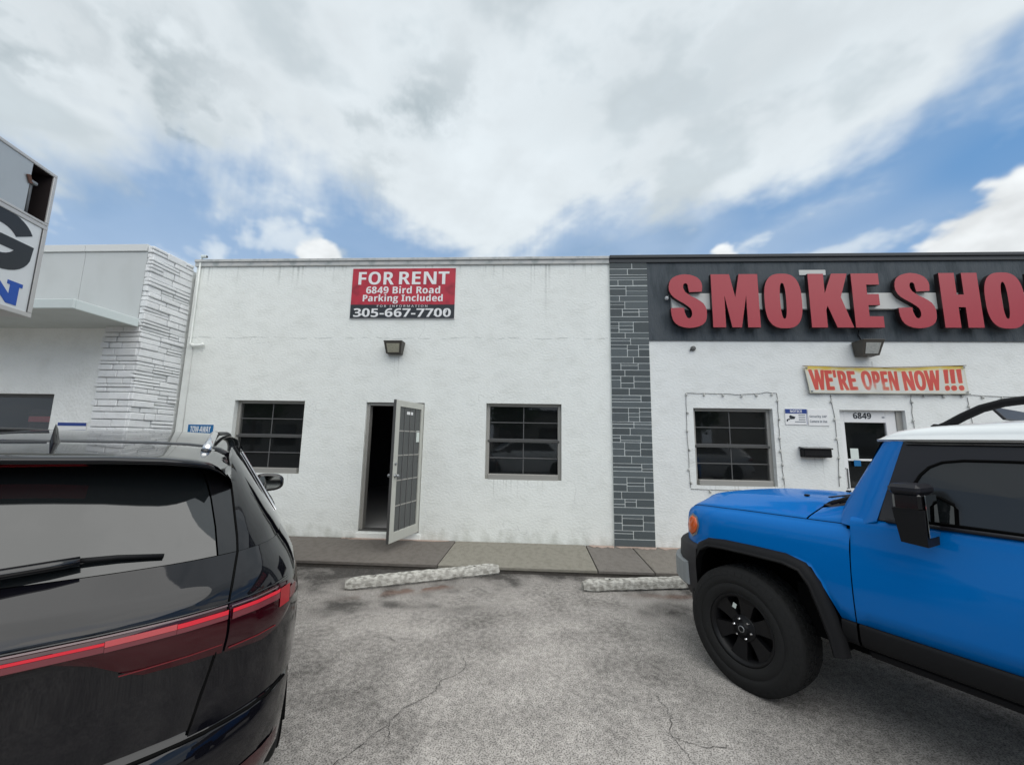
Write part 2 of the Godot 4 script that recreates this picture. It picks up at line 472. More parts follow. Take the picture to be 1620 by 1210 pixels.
func make_sky() -> ImageTexture:
	var w := 2400
	var h := 1200
	var na := noise(101, 1.0, 7)
	na.fractal_gain = 0.52
	var nb := noise(202, 1.0, 3)
	var nc := noise(303, 1.0, 5)
	nc.fractal_gain = 0.58
	# where the heaped and the grey clouds lie, one degree by half a degree
	var heaps := PackedFloat32Array()
	var greys := PackedFloat32Array()
	var edges := PackedFloat32Array()
	heaps.resize(360 * 180)
	greys.resize(360 * 180)
	for x in 360:
		var az := x - 179.5
		var ar := deg_to_rad(az)
		var e := 28.0 + 1.4 * sin(ar * 5.0 + 0.6) + 2.6 * exp(-pow((az + 30.0) / 8.0, 2.0)) + 2.6 * exp(-pow((az - 50.0) / 16.0, 2.0)) - 5.0 * exp(-pow((az + 53.0) / 11.0, 2.0)) - 4.0 * exp(-pow((az + 7.0) / 10.0, 2.0))
		edges.append(e + 3.0 * exp(-pow((az - 150.0) / 20.0, 2.0)) - 3.0 * exp(-pow((az + 120.0) / 18.0, 2.0)))
		for y in 180:
			var el := (y + 0.5) * 0.5
			var hv := -9.0
			for p in HEAPS:
				var d := Vector2((az - p[0]) / p[2], (el - p[1]) / p[3]).length()
				hv = maxf(hv, 1.25 - d)
			var gv := 0.0
			for p in GREYS:
				var q := Vector2((az - p[0]) / p[2], (el - p[1]) / p[3]).length_squared()
				gv = maxf(gv, exp(-q) * p[4])
			heaps[y * 360 + x] = hv
			greys[y * 360 + x] = gv
	var data := PackedFloat32Array()
	data.resize(w * h * 3)
	data.fill(0.25)
	var dir := deg_to_rad(-38.0)
	for y in h / 2 + 6:
		var el := maxf(90.0 - (y + 0.5) / h * 180.0, 0.01)
		var se := sin(deg_to_rad(el))
		var ce := cos(deg_to_rad(el))
		var s := ce / (se + 0.20)
		var t := smoothstep(6.0, 32.0, el)
		var row := mini(int(el * 2.0), 179)
		for x in w:
			var az := (x + 0.5) / w * 360.0      # the panorama starts straight ahead, at -z
			if az > 180.0:
				az -= 360.0
			var ar := deg_to_rad(az)
			var along := cos(ar - dir) * s
			var across := sin(ar - dir) * s
			var w0 := nb.get_noise_2d(along * 0.55 + 7.0, across * 0.9)
			var w1 := na.get_noise_2d(along * 1.05 + w0 * 0.40, across * 1.95 + w0 * 0.35)
			var w2 := nb.get_noise_2d(along * 1.1 + 40.0 + w0 * 0.5, across * 1.3 + 9.0)
			var fine := nc.get_noise_3d(ce * sin(ar) * 5.5, se * 10.0, ce * cos(ar) * 5.5)
			var column := clampi(int(az + 180.0), 0, 359)
			var deck := smoothstep(-4.2, 5.0, el - edges[column] + 9.0 * w1 + 4.0 * fine)
			var wisp := maxf(smoothstep(-0.10, 0.42, w1 + 0.45 * fine) * 0.72, 0.05 + 0.32 * smoothstep(-0.3, 0.3, w0))
			if az < 0.0:
				wisp = maxf(wisp, 0.27)
			var cover := deck + wisp * (1.0 - deck)
			var heap := heaps[row * 360 + column]
			if heap > -1.6 and heap < 1.2:
				heap = -9.0
				for p in HEAPS:
					var dx: float = (az - p[0]) / p[2]
					var dy: float = (el - p[1]) / p[3]
					heap = maxf(heap, 1.25 - sqrt(dx * dx + dy * dy))
			heap = smoothstep(0.02, 0.40, heap + fine * 0.95)
			var gx := clampi(int(az + 180.0 + w1 * 5.0 + fine * 8.0), 0, 359)
			var gy := clampi(int((el + w2 * 4.0 + fine * 6.0) * 2.0), 0, 179)
			var grey := maxf(smoothstep(0.02, 0.50, w2 + 0.25 * w1 + 0.5 * fine) * 0.55, greys[gy * 360 + gx] * (0.85 + 0.5 * w1 + 0.9 * fine))
			grey = clampf(grey, 0.0, 1.0)
			var bright := 1.0 + 0.10 * w1 + 0.10 * fine
			var c := Vector3(lerpf(0.30, 0.098, t), lerpf(0.46, 0.278, t), lerpf(0.70, 0.57, t))
			c = c.lerp(Vector3(0.735, 0.800, 0.840).lerp(Vector3(0.41, 0.48, 0.52), grey) * bright, cover)
			var hb := 0.80 + 0.30 * fine
			c = c.lerp(Vector3(hb * 0.96, hb, hb * 1.02), heap)
			c = c.lerp(Vector3(0.62, 0.68, 0.73), smoothstep(14.0, 4.0, el + fine * 6.0) * 0.7)
			var i := (y * w + x) * 3
			data[i] = c.x
			data[i + 1] = c.y
			data[i + 2] = c.z
	return ImageTexture.create_from_image(Image.create_from_data(w, h, false, Image.FORMAT_RGBF, data.to_byte_array()))

# ------------------------------------------------------------------ stains on the white walls
func grime_texture() -> ImageTexture:
	# covers x from -6.2 to 11 and y from 4.8 down to 0, a darkening to multiply with
	var w := 2048
	var h := 572
	var im := Image.create(w, h, false, Image.FORMAT_RGB8)
	im.fill(Color.WHITE)
	var k := w / 17.2
	var n := noise(91, 0.02, 5)
	var dark := func(x: int, y: int, by: float, tint: Color) -> void:
		if x >= 0 and x < w and y >= 0 and y < h and by > 0.0:
			var c := im.get_pixel(x, y)
			im.set_pixel(x, y, Color(c.r * lerpf(1.0, tint.r, by), c.g * lerpf(1.0, tint.g, by), c.b * lerpf(1.0, tint.b, by)))
	# water marks below the coping
	for i in 110:
		var x := rng.randi_range(0, w - 1)
		var len := int(rng.randf_range(0.1, 0.55) * k * (2.2 if rng.randf() < 0.12 else 1.0))
		var wide := rng.randi_range(1, 4)
		var strength := rng.randf_range(0.08, 0.38)
		for y in len:
			for dx in wide:
				dark.call(x + dx + int(2.0 * n.get_noise_1d(y + i * 37.0)), int(0.13 * k) + y, strength * pow(1.0 - y / float(len), 1.5) * (0.6 + 0.8 * absf(n.get_noise_2d(x * 3.0, y * 3.0))), Color(0.62, 0.63, 0.62))
	# under sills and lamps
	for r in [[-5.1, -3.87, 1.05, 0.35], [-0.79, 0.44, 1.03, 0.4], [2.54, 3.76, 1.02, 0.3], [-2.5, -2.2, 3.03, 0.5], [5.05, 5.35, 3.0, 0.5], [4.12, 4.53, 1.48, 0.45]]:
		for i in int((r[1] - r[0]) * 9.0):
			var x := int((rng.randf_range(r[0], r[1]) + 6.2) * k)
			var len := int(rng.randf_range(0.1, 1.0) * r[3] * k)
			var strength := rng.randf_range(0.05, 0.28)
			for y in len:
				for dx in 2:
					dark.call(x + dx, int((4.8 - r[2]) * k) + y, strength * (1.0 - y / float(len)), Color(0.68, 0.68, 0.66))
	# splash along the foot
	for x in w:
		for y in range(int(4.25 * k), h):
			var m := 4.8 - y / k - 0.08
			var d := clampf(0.70 - m / 0.22 + n.get_noise_2d(x * 2.0, y * 1.2) * 1.1, 0.0, 1.0)
			dark.call(x, y, d * 0.22, Color(0.55, 0.55, 0.50))
	# broad repainted areas and an old joint in the render
	for x in w:
		for y in range(0, h, 1):
			var v := n.get_noise_2d(x * 0.35, y * 0.6 + 300.0)
			if v > 0.06:
				dark.call(x, y, clampf((v - 0.06) * 6.0, 0.0, 1.0) * 0.04, Color(0.72, 0.73, 0.72))
		var yj := int((4.8 - 3.36) * k + 4.0 * n.get_noise_1d(x * 0.7))
		if x < 7.4 * k:
			var j := clampf(0.30 + n.get_noise_1d(x * 1.7 + 900.0) * 1.2, 0.0, 0.5)
			dark.call(x, yj, j, Color(0.68, 0.69, 0.69))
			dark.call(x, yj + 1, j * 0.6, Color(0.72, 0.73, 0.73))
	# hairline cracks
	for c in [[-3.9, 2.3, 0.9, 1.2], [-1.1, 2.28, 1.2, 1.0], [0.5, 1.0, -0.3, 0.7], [-2.0, 3.3, -0.4, 1.0], [-0.1, 0.3, 1.5, 0.9], [-5.2, 3.4, 0.3, 1.0], [3.8, 1.0, -1.2, 0.6], [0.9, 3.9, -0.5, 0.8], [2.4, 1.4, 1.2, 0.5]]:
		var p := Vector2((c[0] + 6.2) * k, (4.8 - c[1]) * k)
		var a: float = c[2]
		for i in int(c[3] * k):
			a += rng.randf_range(-0.5, 0.5)
			p += Vector2(cos(a), sin(a))
			dark.call(int(p.x), int(p.y), rng.randf_range(0.0, 0.26), Color(0.55, 0.55, 0.54))
	return ImageTexture.create_from_image(im)

# ------------------------------------------------------------------ asphalt
func asphalt_texture() -> ImageTexture:
	var n := 900
	var a: PackedByteArray = noise(51, 0.006, 5).get_seamless_image(n, n).get_data()
	var b: PackedByteArray = noise(52, 0.02, 5).get_seamless_image(n, n).get_data()
	var c: PackedByteArray = noise(53, 0.16, 3).get_seamless_image(n, n).get_data()
	var out := PackedByteArray()
	out.resize(n * n * 3)
	for y in n:
		var z := 0.9 + 9.0 * (y + 0.5) / n
		for x in n:
			var px := -3.7 + 9.0 * (x + 0.5) / n
			var i := y * n + x
			var va := a[i] / 255.0
			var vb := b[i] / 255.0
			var vc := c[i] / 255.0
			var n0 := va * 0.35 + vb * 0.45 + vc * 0.20
			var d := clampf((2.0 - z - 0.42 * smoothstep(-1.3, 0.2, px) + 0.25 * smoothstep(0.9, 1.6, px)) * 1.15 + (n0 - 0.45) * 3.6, 0.0, 1.0) * 0.92
			# oil stains between the stops
			for s in [[-0.62, 2.40, 0.36, 0.22], [-1.25, 2.30, 0.5, 0.14], [-1.9, 2.35, 0.5, 0.30], [1.45, 2.2, 0.5, 0.3]]:
				var dx: float = (px - s[0]) / s[2]
				var dz: float = (z - s[1]) / s[3]
				var q := dx * dx + dz * dz
				if q < 4.0:
					d = maxf(d, clampf(exp(-q * 0.8) * 1.15 + (n0 - 0.62) * 4.5, 0.0, 1.0) * exp(-q * 0.5) * 0.9)
			var v := 0.395 + (va - 0.5) * 0.21 + (vb - 0.5) * 0.19 + (vc - 0.5) * 0.26
			v = lerpf(v, 0.052 + (vc - 0.5) * 0.05 + (vb - 0.5) * 0.03, clampf(d, 0.0, 1.0))
			# red dust in front of the stop
			var red := exp(-pow((px + 1.25) / 0.5, 2.0) - pow((z - 1.86 + (px + 1.25) * 0.45) / 0.09, 2.0)) * smoothstep(0.4, 0.6, vb) * 0.8
			red = maxf(red, exp(-pow((px - 1.55) / 0.35, 2.0) - pow((z - 1.80) / 0.07, 2.0)) * smoothstep(0.4, 0.6, vb) * 0.6)
			var o := i * 3
			out[o] = int(255.0 * pow(clampf(lerpf(v * 1.05, 0.22, red), 0.0, 1.0), 1.0 / 2.2))
			out[o + 1] = int(255.0 * pow(clampf(lerpf(v * 0.985, 0.13, red), 0.0, 1.0), 1.0 / 2.2))
			out[o + 2] = int(255.0 * pow(clampf(lerpf(v * 0.925, 0.10, red), 0.0, 1.0), 1.0 / 2.2))
	return ImageTexture.create_from_image(Image.create_from_data(n, n, false, Image.FORMAT_RGB8, out))

func make_ground() -> void:
	structure("ground", span_mesh(-200, 200, -0.3, -0.03, -200, 200), M.soil)
	structure("road", span_mesh(-120, 120, -0.1, -0.012, 14.0, 26.0), M.road)
	var m := StandardMaterial3D.new()
	m.roughness = 0.92
	m.metallic_specular = 0.25
	m.albedo_texture = asphalt_texture()
	m.uv1_scale = Vector3(1, 1, 1)
	m.detail_enabled = true
	m.detail_blend_mode = BaseMaterial3D.BLEND_MODE_MUL
	m.detail_albedo = noise_tex(noise(61, 0.20, 3), 512, ramp([[0.0, 0.22, 0.22, 0.22], [0.36, 0.52, 0.52, 0.52], [0.5, 0.92, 0.92, 0.91], [0.60, 1.0, 1.0, 1.0], [1.0, 1.0, 1.0, 1.0]]))
	m.detail_uv_layer = BaseMaterial3D.DETAIL_UV_2
	m.uv2_scale = Vector3(7.0, 7.0, 1)
	m.heightmap_enabled = true
	m.heightmap_texture = noise_tex(noise(62, 0.16, 4), 1024)
	m.heightmap_scale = 0.45
	var st := begin(false)
	for k in [[Vector3(-30, 0, 1.2), Vector3(30, 0, 1.2), Vector3(30, 0, 14), Vector3(-30, 0, 14)]]:
		for v in [0, 1, 2, 0, 2, 3]:
			var p: Vector3 = k[v]
			st.set_uv(Vector2((p.x + 3.7) / 9.0, (p.z - 0.9) / 9.0))
			st.set_uv2(Vector2(p.x / 9.0, p.z / 9.0))
			st.set_normal(Vector3.UP)
			st.add_vertex(p)
	structure("parking_lot", st.commit(), m)
	var lot := get_node("parking_lot")
	# fine cracks in the old asphalt
	for path in [
		[[-0.62, 3.55], [-0.66, 3.72], [-0.80, 3.86], [-0.84, 4.02], [-0.78, 4.15]],
		[[-0.84, 4.02], [-1.00, 4.30], [-1.06, 4.55], [-0.95, 4.86]],
		[[0.83, 3.6], [0.86, 3.8], [0.80, 3.98], [0.86, 4.16], [0.80, 4.42], [0.64, 4.62]],
		[[0.86, 4.16], [0.90, 4.3], [0.88, 4.46], [0.72, 4.60], [0.62, 4.84]],
		[[0.80, 3.98], [0.95, 4.05], [1.12, 4.02]],
		[[-0.62, 3.55], [-0.5, 3.42], [-0.52, 3.2]],
		[[-1.4, 2.95], [-1.15, 3.02], [-0.95, 2.97]],
		[[0.35, 2.75], [0.62, 2.72], [0.9, 2.78]]]:
		var pts := PackedVector2Array()
		for i in path.size() - 1:
			var p := Vector2(path[i][0], path[i][1])
			var q := Vector2(path[i + 1][0], path[i + 1][1])
			for k in 6:
				pts.append(p.lerp(q, k / 6.0) + Vector2(rng.randf_range(-0.014, 0.014), rng.randf_range(-0.014, 0.014)))
		var cs := begin(false)
		for i in pts.size() - 1:
			var d := (pts[i + 1] - pts[i]).normalized().orthogonal()
			var w := rng.randf_range(0.0005, 0.0022)
			var w2 := rng.randf_range(0.0005, 0.0022)
			var f := func(v: Vector2) -> Vector3: return Vector3(v.x, 0.004, v.y)
			quad(cs, f.call(pts[i] - d * w), f.call(pts[i] + d * w), f.call(pts[i + 1] + d * w2), f.call(pts[i + 1] - d * w2), Vector3.UP)
		part("crack", finish(cs), M.crack, lot)
	# pavement along the shops: a base and slabs with open joints
	var walk := structure("sidewalk", span_mesh(-14, 16, -0.25, 0.045, -0.02, 1.215), M.curb)
	var joints := [-14.0, -11.0, -8.2, -5.6, -3.47, -1.22, 0.81, 1.51, 3.2, 5.4, 7.6, 10.0, 13.0, 16.0]
	var tone := [1, 0, 2, 0, 0, 1, 2, 3, 2, 1, 0, 2, 1]
	for i in joints.size() - 1:
		var g := 0.007 if i != 4 else 0.004
		var s := begin(false)
		span(s, joints[i] + g, joints[i + 1] - g, 0.04, 0.08 + rng.randf_range(-0.003, 0.003), -0.01, 1.235, 0.006)
		part("slab", finish(s), M["slab%d" % tone[i]], walk)
	# worn pinkish edge of old render where the wall meets the slabs
	for e in [[-3.0, -1.32, 0.10], [-3.05, -2.85, 0.07], [0.86, 1.24, 0.16], [1.26, 1.88, 0.17], [1.9, 2.9, 0.16]]:
		var poly := PackedVector2Array()
		var n := 14
		for k in n + 1:
			poly.append(Vector2(lerpf(e[0], e[1], k / float(n)), 0.002))
		for k in n + 1:
			var edge: float = 1.0 if k > 0 and k < n else 0.3
			poly.append(Vector2(lerpf(e[1], e[0], k / float(n)), -e[2] * rng.randf_range(0.45, 1.0) * edge))
		var s := begin(false)
		extrude(s, poly, 0.0, 0.006)
		var o := part("worn_edge", finish(s), M.worn_edge, walk)
		o.rotation.x = -PI / 2
		o.position = Vector3(0, 0.0805, 0.012)

# ------------------------------------------------------------------ windows and doors
func make_window(parent: Node, x0: float, x1: float, y0: float, y1: float, split: float) -> void:
	var w := Node3D.new()
	put(w, "window", parent)
	var z := -0.115
	var f := 0.055
	for s in [[x0, x0 + f, y0, y1], [x1 - f, x1, y0, y1], [x0 + f, x1 - f, y1 - f * 0.8, y1]]:
		part("frame", span_mesh(s[0], s[1], s[2], s[3], z - 0.05, z + 0.03, 0.004), M.frame, w)
	part("sill", span_mesh(x0 + f, x1 - f, y0, y0 + 0.085, z - 0.05, -0.012, 0.006), M.frame, w)
	var ym := lerpf(y0, y1, 0.5)
	part("meeting_rail", span_mesh(x0 + 0.03, x1 - 0.03, ym - 0.018, ym + 0.018, z - 0.02, z + 0.04, 0.004), M.frame_dark, w)
	part("meeting_rail", span_mesh(x0 + f, x1 - f, ym + 0.019, ym + 0.040, z - 0.04, z + 0.015, 0.003), M.muntin, w)
	var ya := y0 + 0.085
	var yb := y1 - f * 0.8
	for half in [[ya, ym - 0.018], [ym + 0.040, yb]]:
		var yh: float = lerpf(half[0], half[1], 0.5)
		part("muntin", span_mesh(x0 + f, x1 - f, yh - 0.008, yh + 0.008, z - 0.012, z + 0.006, 0.003), M.muntin, w)
		var xm := lerpf(x0 + f, x1 - f, split)
		part("muntin", span_mesh(xm - 0.008, xm + 0.008, half[0], half[1], z - 0.010, z + 0.004, 0.003), M.muntin, w)
		for c in [[x0 + f, xm - 0.008], [xm + 0.008, x1 - f]]:
			for r in [[half[0], yh - 0.008], [yh + 0.008, half[1]]]:
				var st := begin(false)
				quad(st, Vector3(c[0], r[0], z - 0.006), Vector3(c[1], r[0], z - 0.006), Vector3(c[1], r[1], z - 0.006), Vector3(c[0], r[1], z - 0.006), Vector3.BACK)
				part("pane", finish(st), M.glass, w)

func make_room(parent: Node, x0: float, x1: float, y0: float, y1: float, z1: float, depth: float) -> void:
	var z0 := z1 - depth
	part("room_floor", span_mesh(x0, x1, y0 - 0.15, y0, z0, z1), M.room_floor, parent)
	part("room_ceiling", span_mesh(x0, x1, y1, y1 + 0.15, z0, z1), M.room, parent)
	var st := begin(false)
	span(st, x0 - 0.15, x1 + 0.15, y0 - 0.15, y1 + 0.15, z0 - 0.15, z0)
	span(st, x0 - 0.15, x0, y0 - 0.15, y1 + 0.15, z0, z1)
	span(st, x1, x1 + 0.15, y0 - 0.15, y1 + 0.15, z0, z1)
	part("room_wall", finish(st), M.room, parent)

# ------------------------------------------------------------------ vacant white shop
func make_vacant_shop() -> void:
	var b := thing("vacant_shop", "white stucco shop with an open glazed door between two windows", "building")
	var L := [-5.103, -3.870, 1.059, 2.264]
	var R := [-0.791, 0.441, 1.039, 2.262]
	var D := [-2.808, -1.819, 0.185, 2.255]
	wall_uv = true
	part("wall", holed_wall(-6.10, 1.245, 0.0, 4.70, -0.20, 0.0, [L, R, D]), M.white_front, b)
	wall_uv = false
	var st := begin(false)
	span(st, -6.10, -5.9, 0, 4.70, -9.0, -0.2)
	span(st, 1.05, 1.245, 0, 4.70, -9.0, -0.2)
	span(st, -6.10, 1.245, 0, 4.70, -9.2, -9.0)
	part("side_wall", finish(st), M.white_wall, b)
	part("roof", span_mesh(-5.9, 1.05, 4.2, 4.3, -9.0, -0.2), M.coping, b)
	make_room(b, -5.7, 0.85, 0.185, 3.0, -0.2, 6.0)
	# parapet cap: two courses
	part("coping", span_mesh(-6.12, 1.247, 4.735, 4.785, -0.26, 0.055, 0.006), M.coping, b)
	part("coping", span_mesh(-6.12, 1.247, 4.66, 4.735, -0.24, 0.032, 0.004), M.coping, b)
	make_window(b, L[0], L[1], L[2], L[3], 0.5)
	make_window(b, R[0], R[1], R[2], R[3], 0.5)
	# door frame
	var d := Node3D.new()
	put(d, "door_frame", b)
	for s in [[D[0], D[0] + 0.05, D[2], D[3]], [D[1] - 0.05, D[1], D[2], D[3]], [D[0] + 0.05, D[1] - 0.05, D[3] - 0.05, D[3]]]:
		part("jamb", span_mesh(s[0], s[1], s[2], s[3], -0.17, -0.045, 0.004), M.frame, d)
	part("threshold", span_mesh(D[0], D[1], D[2] - 0.03, D[2] + 0.022, -0.19, -0.02, 0.005), M.frame_dark, d)
	part("door_step", span_mesh(D[0] - 0.03, D[1] + 0.03, 0.078, D[2] - 0.02, -0.1, 0.012, 0.006), M.white_wall, d)
	# the open leaf, hinged on the right
	var leaf := Node3D.new()
	put(leaf, "door", b)
	leaf.position = Vector3(-1.845, 0.20, -0.03)
	leaf.rotation.y = deg_to_rad(77.0)
	# in the leaf's own axes it runs along -x from the hinge; its outer face looks to +z
	var W := 0.85
	var H := 2.03
	for s in [[-W, -W + 0.115, 0, H], [-0.095, 0, 0, H], [-W + 0.115, -0.095, H - 0.095, H], [-W + 0.115, -0.095, 0, 0.135]]:
		part("stile", span_mesh(s[0], s[1], s[2], s[3], -0.022, 0.022, 0.004), M.door_white, leaf)
	part("edge_strip", span_mesh(-W - 0.006, -W, 0, H, -0.021, 0.021), M.frame_dark, leaf)
	var gx0 := -W + 0.115
	var gx1 := -0.095
	var gy0 := 0.135
	var gy1 := H - 0.095
	for i in 4:
		for j in 5:
			var st2 := begin(false)
			var xa := lerpf(gx0, gx1, i / 4.0)
			var xb := lerpf(gx0, gx1, (i + 1) / 4.0)
			var ya := lerpf(gy0, gy1, j / 5.0)
			var yb := lerpf(gy0, gy1, (j + 1) / 5.0)
			span(st2, xa + 0.006, xb - 0.006, ya + 0.006, yb - 0.006, -0.004, 0.004)
			part("pane", finish(st2), M.door_glass, leaf)
	for i in 3:
		var xa := lerpf(gx0, gx1, (i + 1) / 4.0)
		part("muntin", span_mesh(xa - 0.009, xa + 0.009, gy0, gy1, -0.012, 0.012, 0.003), M.muntin, leaf)
	for j in 4:
		var ya := lerpf(gy0, gy1, (j + 1) / 5.0)
		part("muntin", span_mesh(gx0, gx1, ya - 0.009, ya + 0.009, -0.010, 0.010, 0.003), M.frame, leaf)
	var ks := begin()
	for sg in [-1.0, 1.0]:
		lathe(ks, [Vector2(0.0, 0.022), Vector2(0.028, 0.022), Vector2(0.028, 0.03), Vector2(0.011, 0.034), Vector2(0.011, 0.055), Vector2(0.026, 0.062), Vector2(0.028, 0.075), Vector2(0.018, 0.09), Vector2(0.0, 0.092)], Vector3(-W + 0.06, 0.93, 0), Vector3(0, 0, sg), 16)
		lathe(ks, [Vector2(0.0, 0.022), Vector2(0.022, 0.022), Vector2(0.022, 0.034), Vector2(0.0, 0.036)], Vector3(-W + 0.06, 1.10, 0), Vector3(0, 0, sg), 14)
	part("handle", finish(ks), M.steel, leaf)
	part("sticker", span_mesh(-0.52, -0.34, H - 0.20, H - 0.155, 0.005, 0.007), M.sign_white, leaf)
	part("sticker", span_mesh(-0.20, -0.11, H - 0.62, H - 0.44, 0.005, 0.008), M.paper, leaf)

func make_rent_sign() -> void:
	var s := thing("rent_sign", "red and black FOR RENT board with white phone number", "sign", Vector3(-2.287, 4.148, 0.0))
	var bw := 1.835
	part("board", span_mesh(-bw / 2, bw / 2, -0.457, 0.457, 0.008, 0.022, 0.003), M.sign_white, s)
	part("red_panel", span_mesh(-bw / 2 + 0.008, bw / 2 - 0.008, -0.205, 0.449, 0.023, 0.026), M.sign_red, s)
	part("black_panel", span_mesh(-bw / 2 + 0.008, bw / 2 - 0.008, -0.449, -0.206, 0.023, 0.026), M.sign_black, s)
	var z := 0.028
	lettering("FOR", Vector3(-0.485, 0.272, z), 0.63, 0.235, M.sign_white, s)
	lettering("RENT", Vector3(0.36, 0.272, z), 0.88, 0.228, M.sign_white, s)
	lettering("6849 Bird Road", Vector3(0, 0.058, z), 1.30, 0.135, M.sign_white, s)
	lettering("Parking Included", Vector3(0, -0.105, z), 1.40, 0.165, M.sign_white, s)
	lettering("F O R   I N F O R M A T I O N", Vector3(0, -0.232, z), 0.88, 0.036, M.sign_white, s, 0.003, font(false, 400))
	var p := lettering("305-667-7700", Vector3(0, -0.350, z), 1.70, 0.155, M.sign_white, s)
	for x in [-0.685, 0.585, 0.755]:
		part("zero_slash", box_mesh(Vector3(x, -0.352, z + 0.0005), Vector3(0.014, 0.10, 0.003), 0.0, Basis(Vector3.BACK, -0.55)), M.sign_white, s)

func make_wall_light(label: String, at: Vector3, w: float, h: float, d: float, body: Material, lens: Material) -> void:
	var o := thing("wall_light", label, "light", at, 0.0, "wall pack lights over the shop doors")
	# housing: deep at the top, cut back to the wall at the foot, glass on the slope
	var st := begin(false)
	var t := w / 2
	var q := w / 2 * 0.80
	var p := [Vector3(-t, h / 2, 0), Vector3(t, h / 2, 0), Vector3(q, -h / 2, 0), Vector3(-q, -h / 2, 0), Vector3(-t, h / 2, d), Vector3(t, h / 2, d), Vector3(q, -h / 2, d * 0.66), Vector3(-q, -h / 2, d * 0.66)]
	quad(st, p[0], p[1], p[5], p[4], Vector3.UP)
	quad(st, p[3], p[2], p[6], p[7], Vector3.DOWN)
	quad(st, p[0], p[4], p[7], p[3], Vector3.LEFT)
	quad(st, p[1], p[5], p[6], p[2], Vector3.RIGHT)
	quad(st, p[4], p[5], p[6], p[7], Vector3.BACK)
	part("housing", finish(st), body, o)
	part("hood", span_mesh(-t - 0.003, t + 0.003, h / 2 - 0.002, h / 2 + 0.014, -0.0, d + 0.005, 0.004), body, o)
	var face := begin(false)
	var a: Vector3 = p[4].lerp(p[7], 0.14).lerp(p[5].lerp(p[6], 0.14), 0.13)
	var b: Vector3 = p[4].lerp(p[7], 0.14).lerp(p[5].lerp(p[6], 0.14), 0.87)
	var c: Vector3 = p[4].lerp(p[7], 0.88).lerp(p[5].lerp(p[6], 0.88), 0.87)
	var e: Vector3 = p[4].lerp(p[7], 0.88).lerp(p[5].lerp(p[6], 0.88), 0.13)
	var n := Vector3(0, -0.02, 0.005)
	quad(face, a + n * 0.3, b + n * 0.3, c + n * 0.3, e + n * 0.3, Vector3.BACK)
	part("lens", finish(face), lens, o)

# ------------------------------------------------------------------ smoke shop
const BANDS := [
	[140, 190, [[0.6, 1], [1.0, 1]]], [190, 238, [[0.48, 1], [1.0, 1]]], [238, 281, [[1.0, 2]]], [281, 327, [[0.22, 1], [0.62, 1], [1.0, 1]]],
	[331, 412, [[0.43, 2], [1.0, 2]]], [412, 458, [[0.25, 1], [1.0, 1]]], [458, 518, [[0.39, 2], [1.0, 1]]], [518, 582, [[0.32, 1], [0.76, 2], [1.0, 2]]],
	[582, 625, [[1.0, 1]]], [625, 710, [[0.22, 3], [0.6, 3], [1.0, 1]]], [710, 755, [[0.38, 1], [1.0, 1]]], [755, 807, [[0.52, 2], [1.0, 1]]],
	[807, 902, [[0.43, 2], [0.72, 2], [1.0, 2]]], [902, 952, [[0.58, 1], [1.0, 1]]], [952, 1005, [[0.25, 1], [0.7, 2], [1.0, 1]]], [1005, 1053, [[0.35, 1], [1.0, 1]]],
	[1053, 1146, [[0.24, 2], [0.58, 2], [1.0, 2]]], [1146, 1200, [[0.45, 1], [1.0, 1]]],
	[1200, 1250, [[0.75, 2], [1.0, 1]]], [1250, 1294, [[1.0, 1]]], [1294, 1400, [[0.42, 2], [0.7, 3], [1.0, 3]]], [1400, 1448, [[0.55, 2], [1.0, 2]]],
	[1448, 1500, [[0.45, 1], [1.0, 1]]], [1500, 1554, [[0.2, 2], [0.72, 2], [1.0, 1]]], [1554, 1655, [[0.3, 2], [0.7, 2], [1.0, 2]]], [1655, 1709, [[0.47, 1], [1.0, 1]]],
	[1709, 1765, [[0.72, 2], [1.0, 2]]], [1765, 1808, [[1.0, 1]]], [1808, 1913, [[0.34, 2], [0.78, 3], [1.0, 2]]], [1913, 1966, [[0.2, 1], [1.0, 1]]],
	[1966, 2024, [[0.28, 2], [0.56, 2], [1.0, 1]]], [2024, 2077, [[1.0, 1]]], [2077, 2188, [[0.2, 2], [0.72, 3], [1.0, 2]]], [2188, 2248, [[0.47, 2], [1.0, 1]]], [2248, 2300, [[1.0, 1]]]]

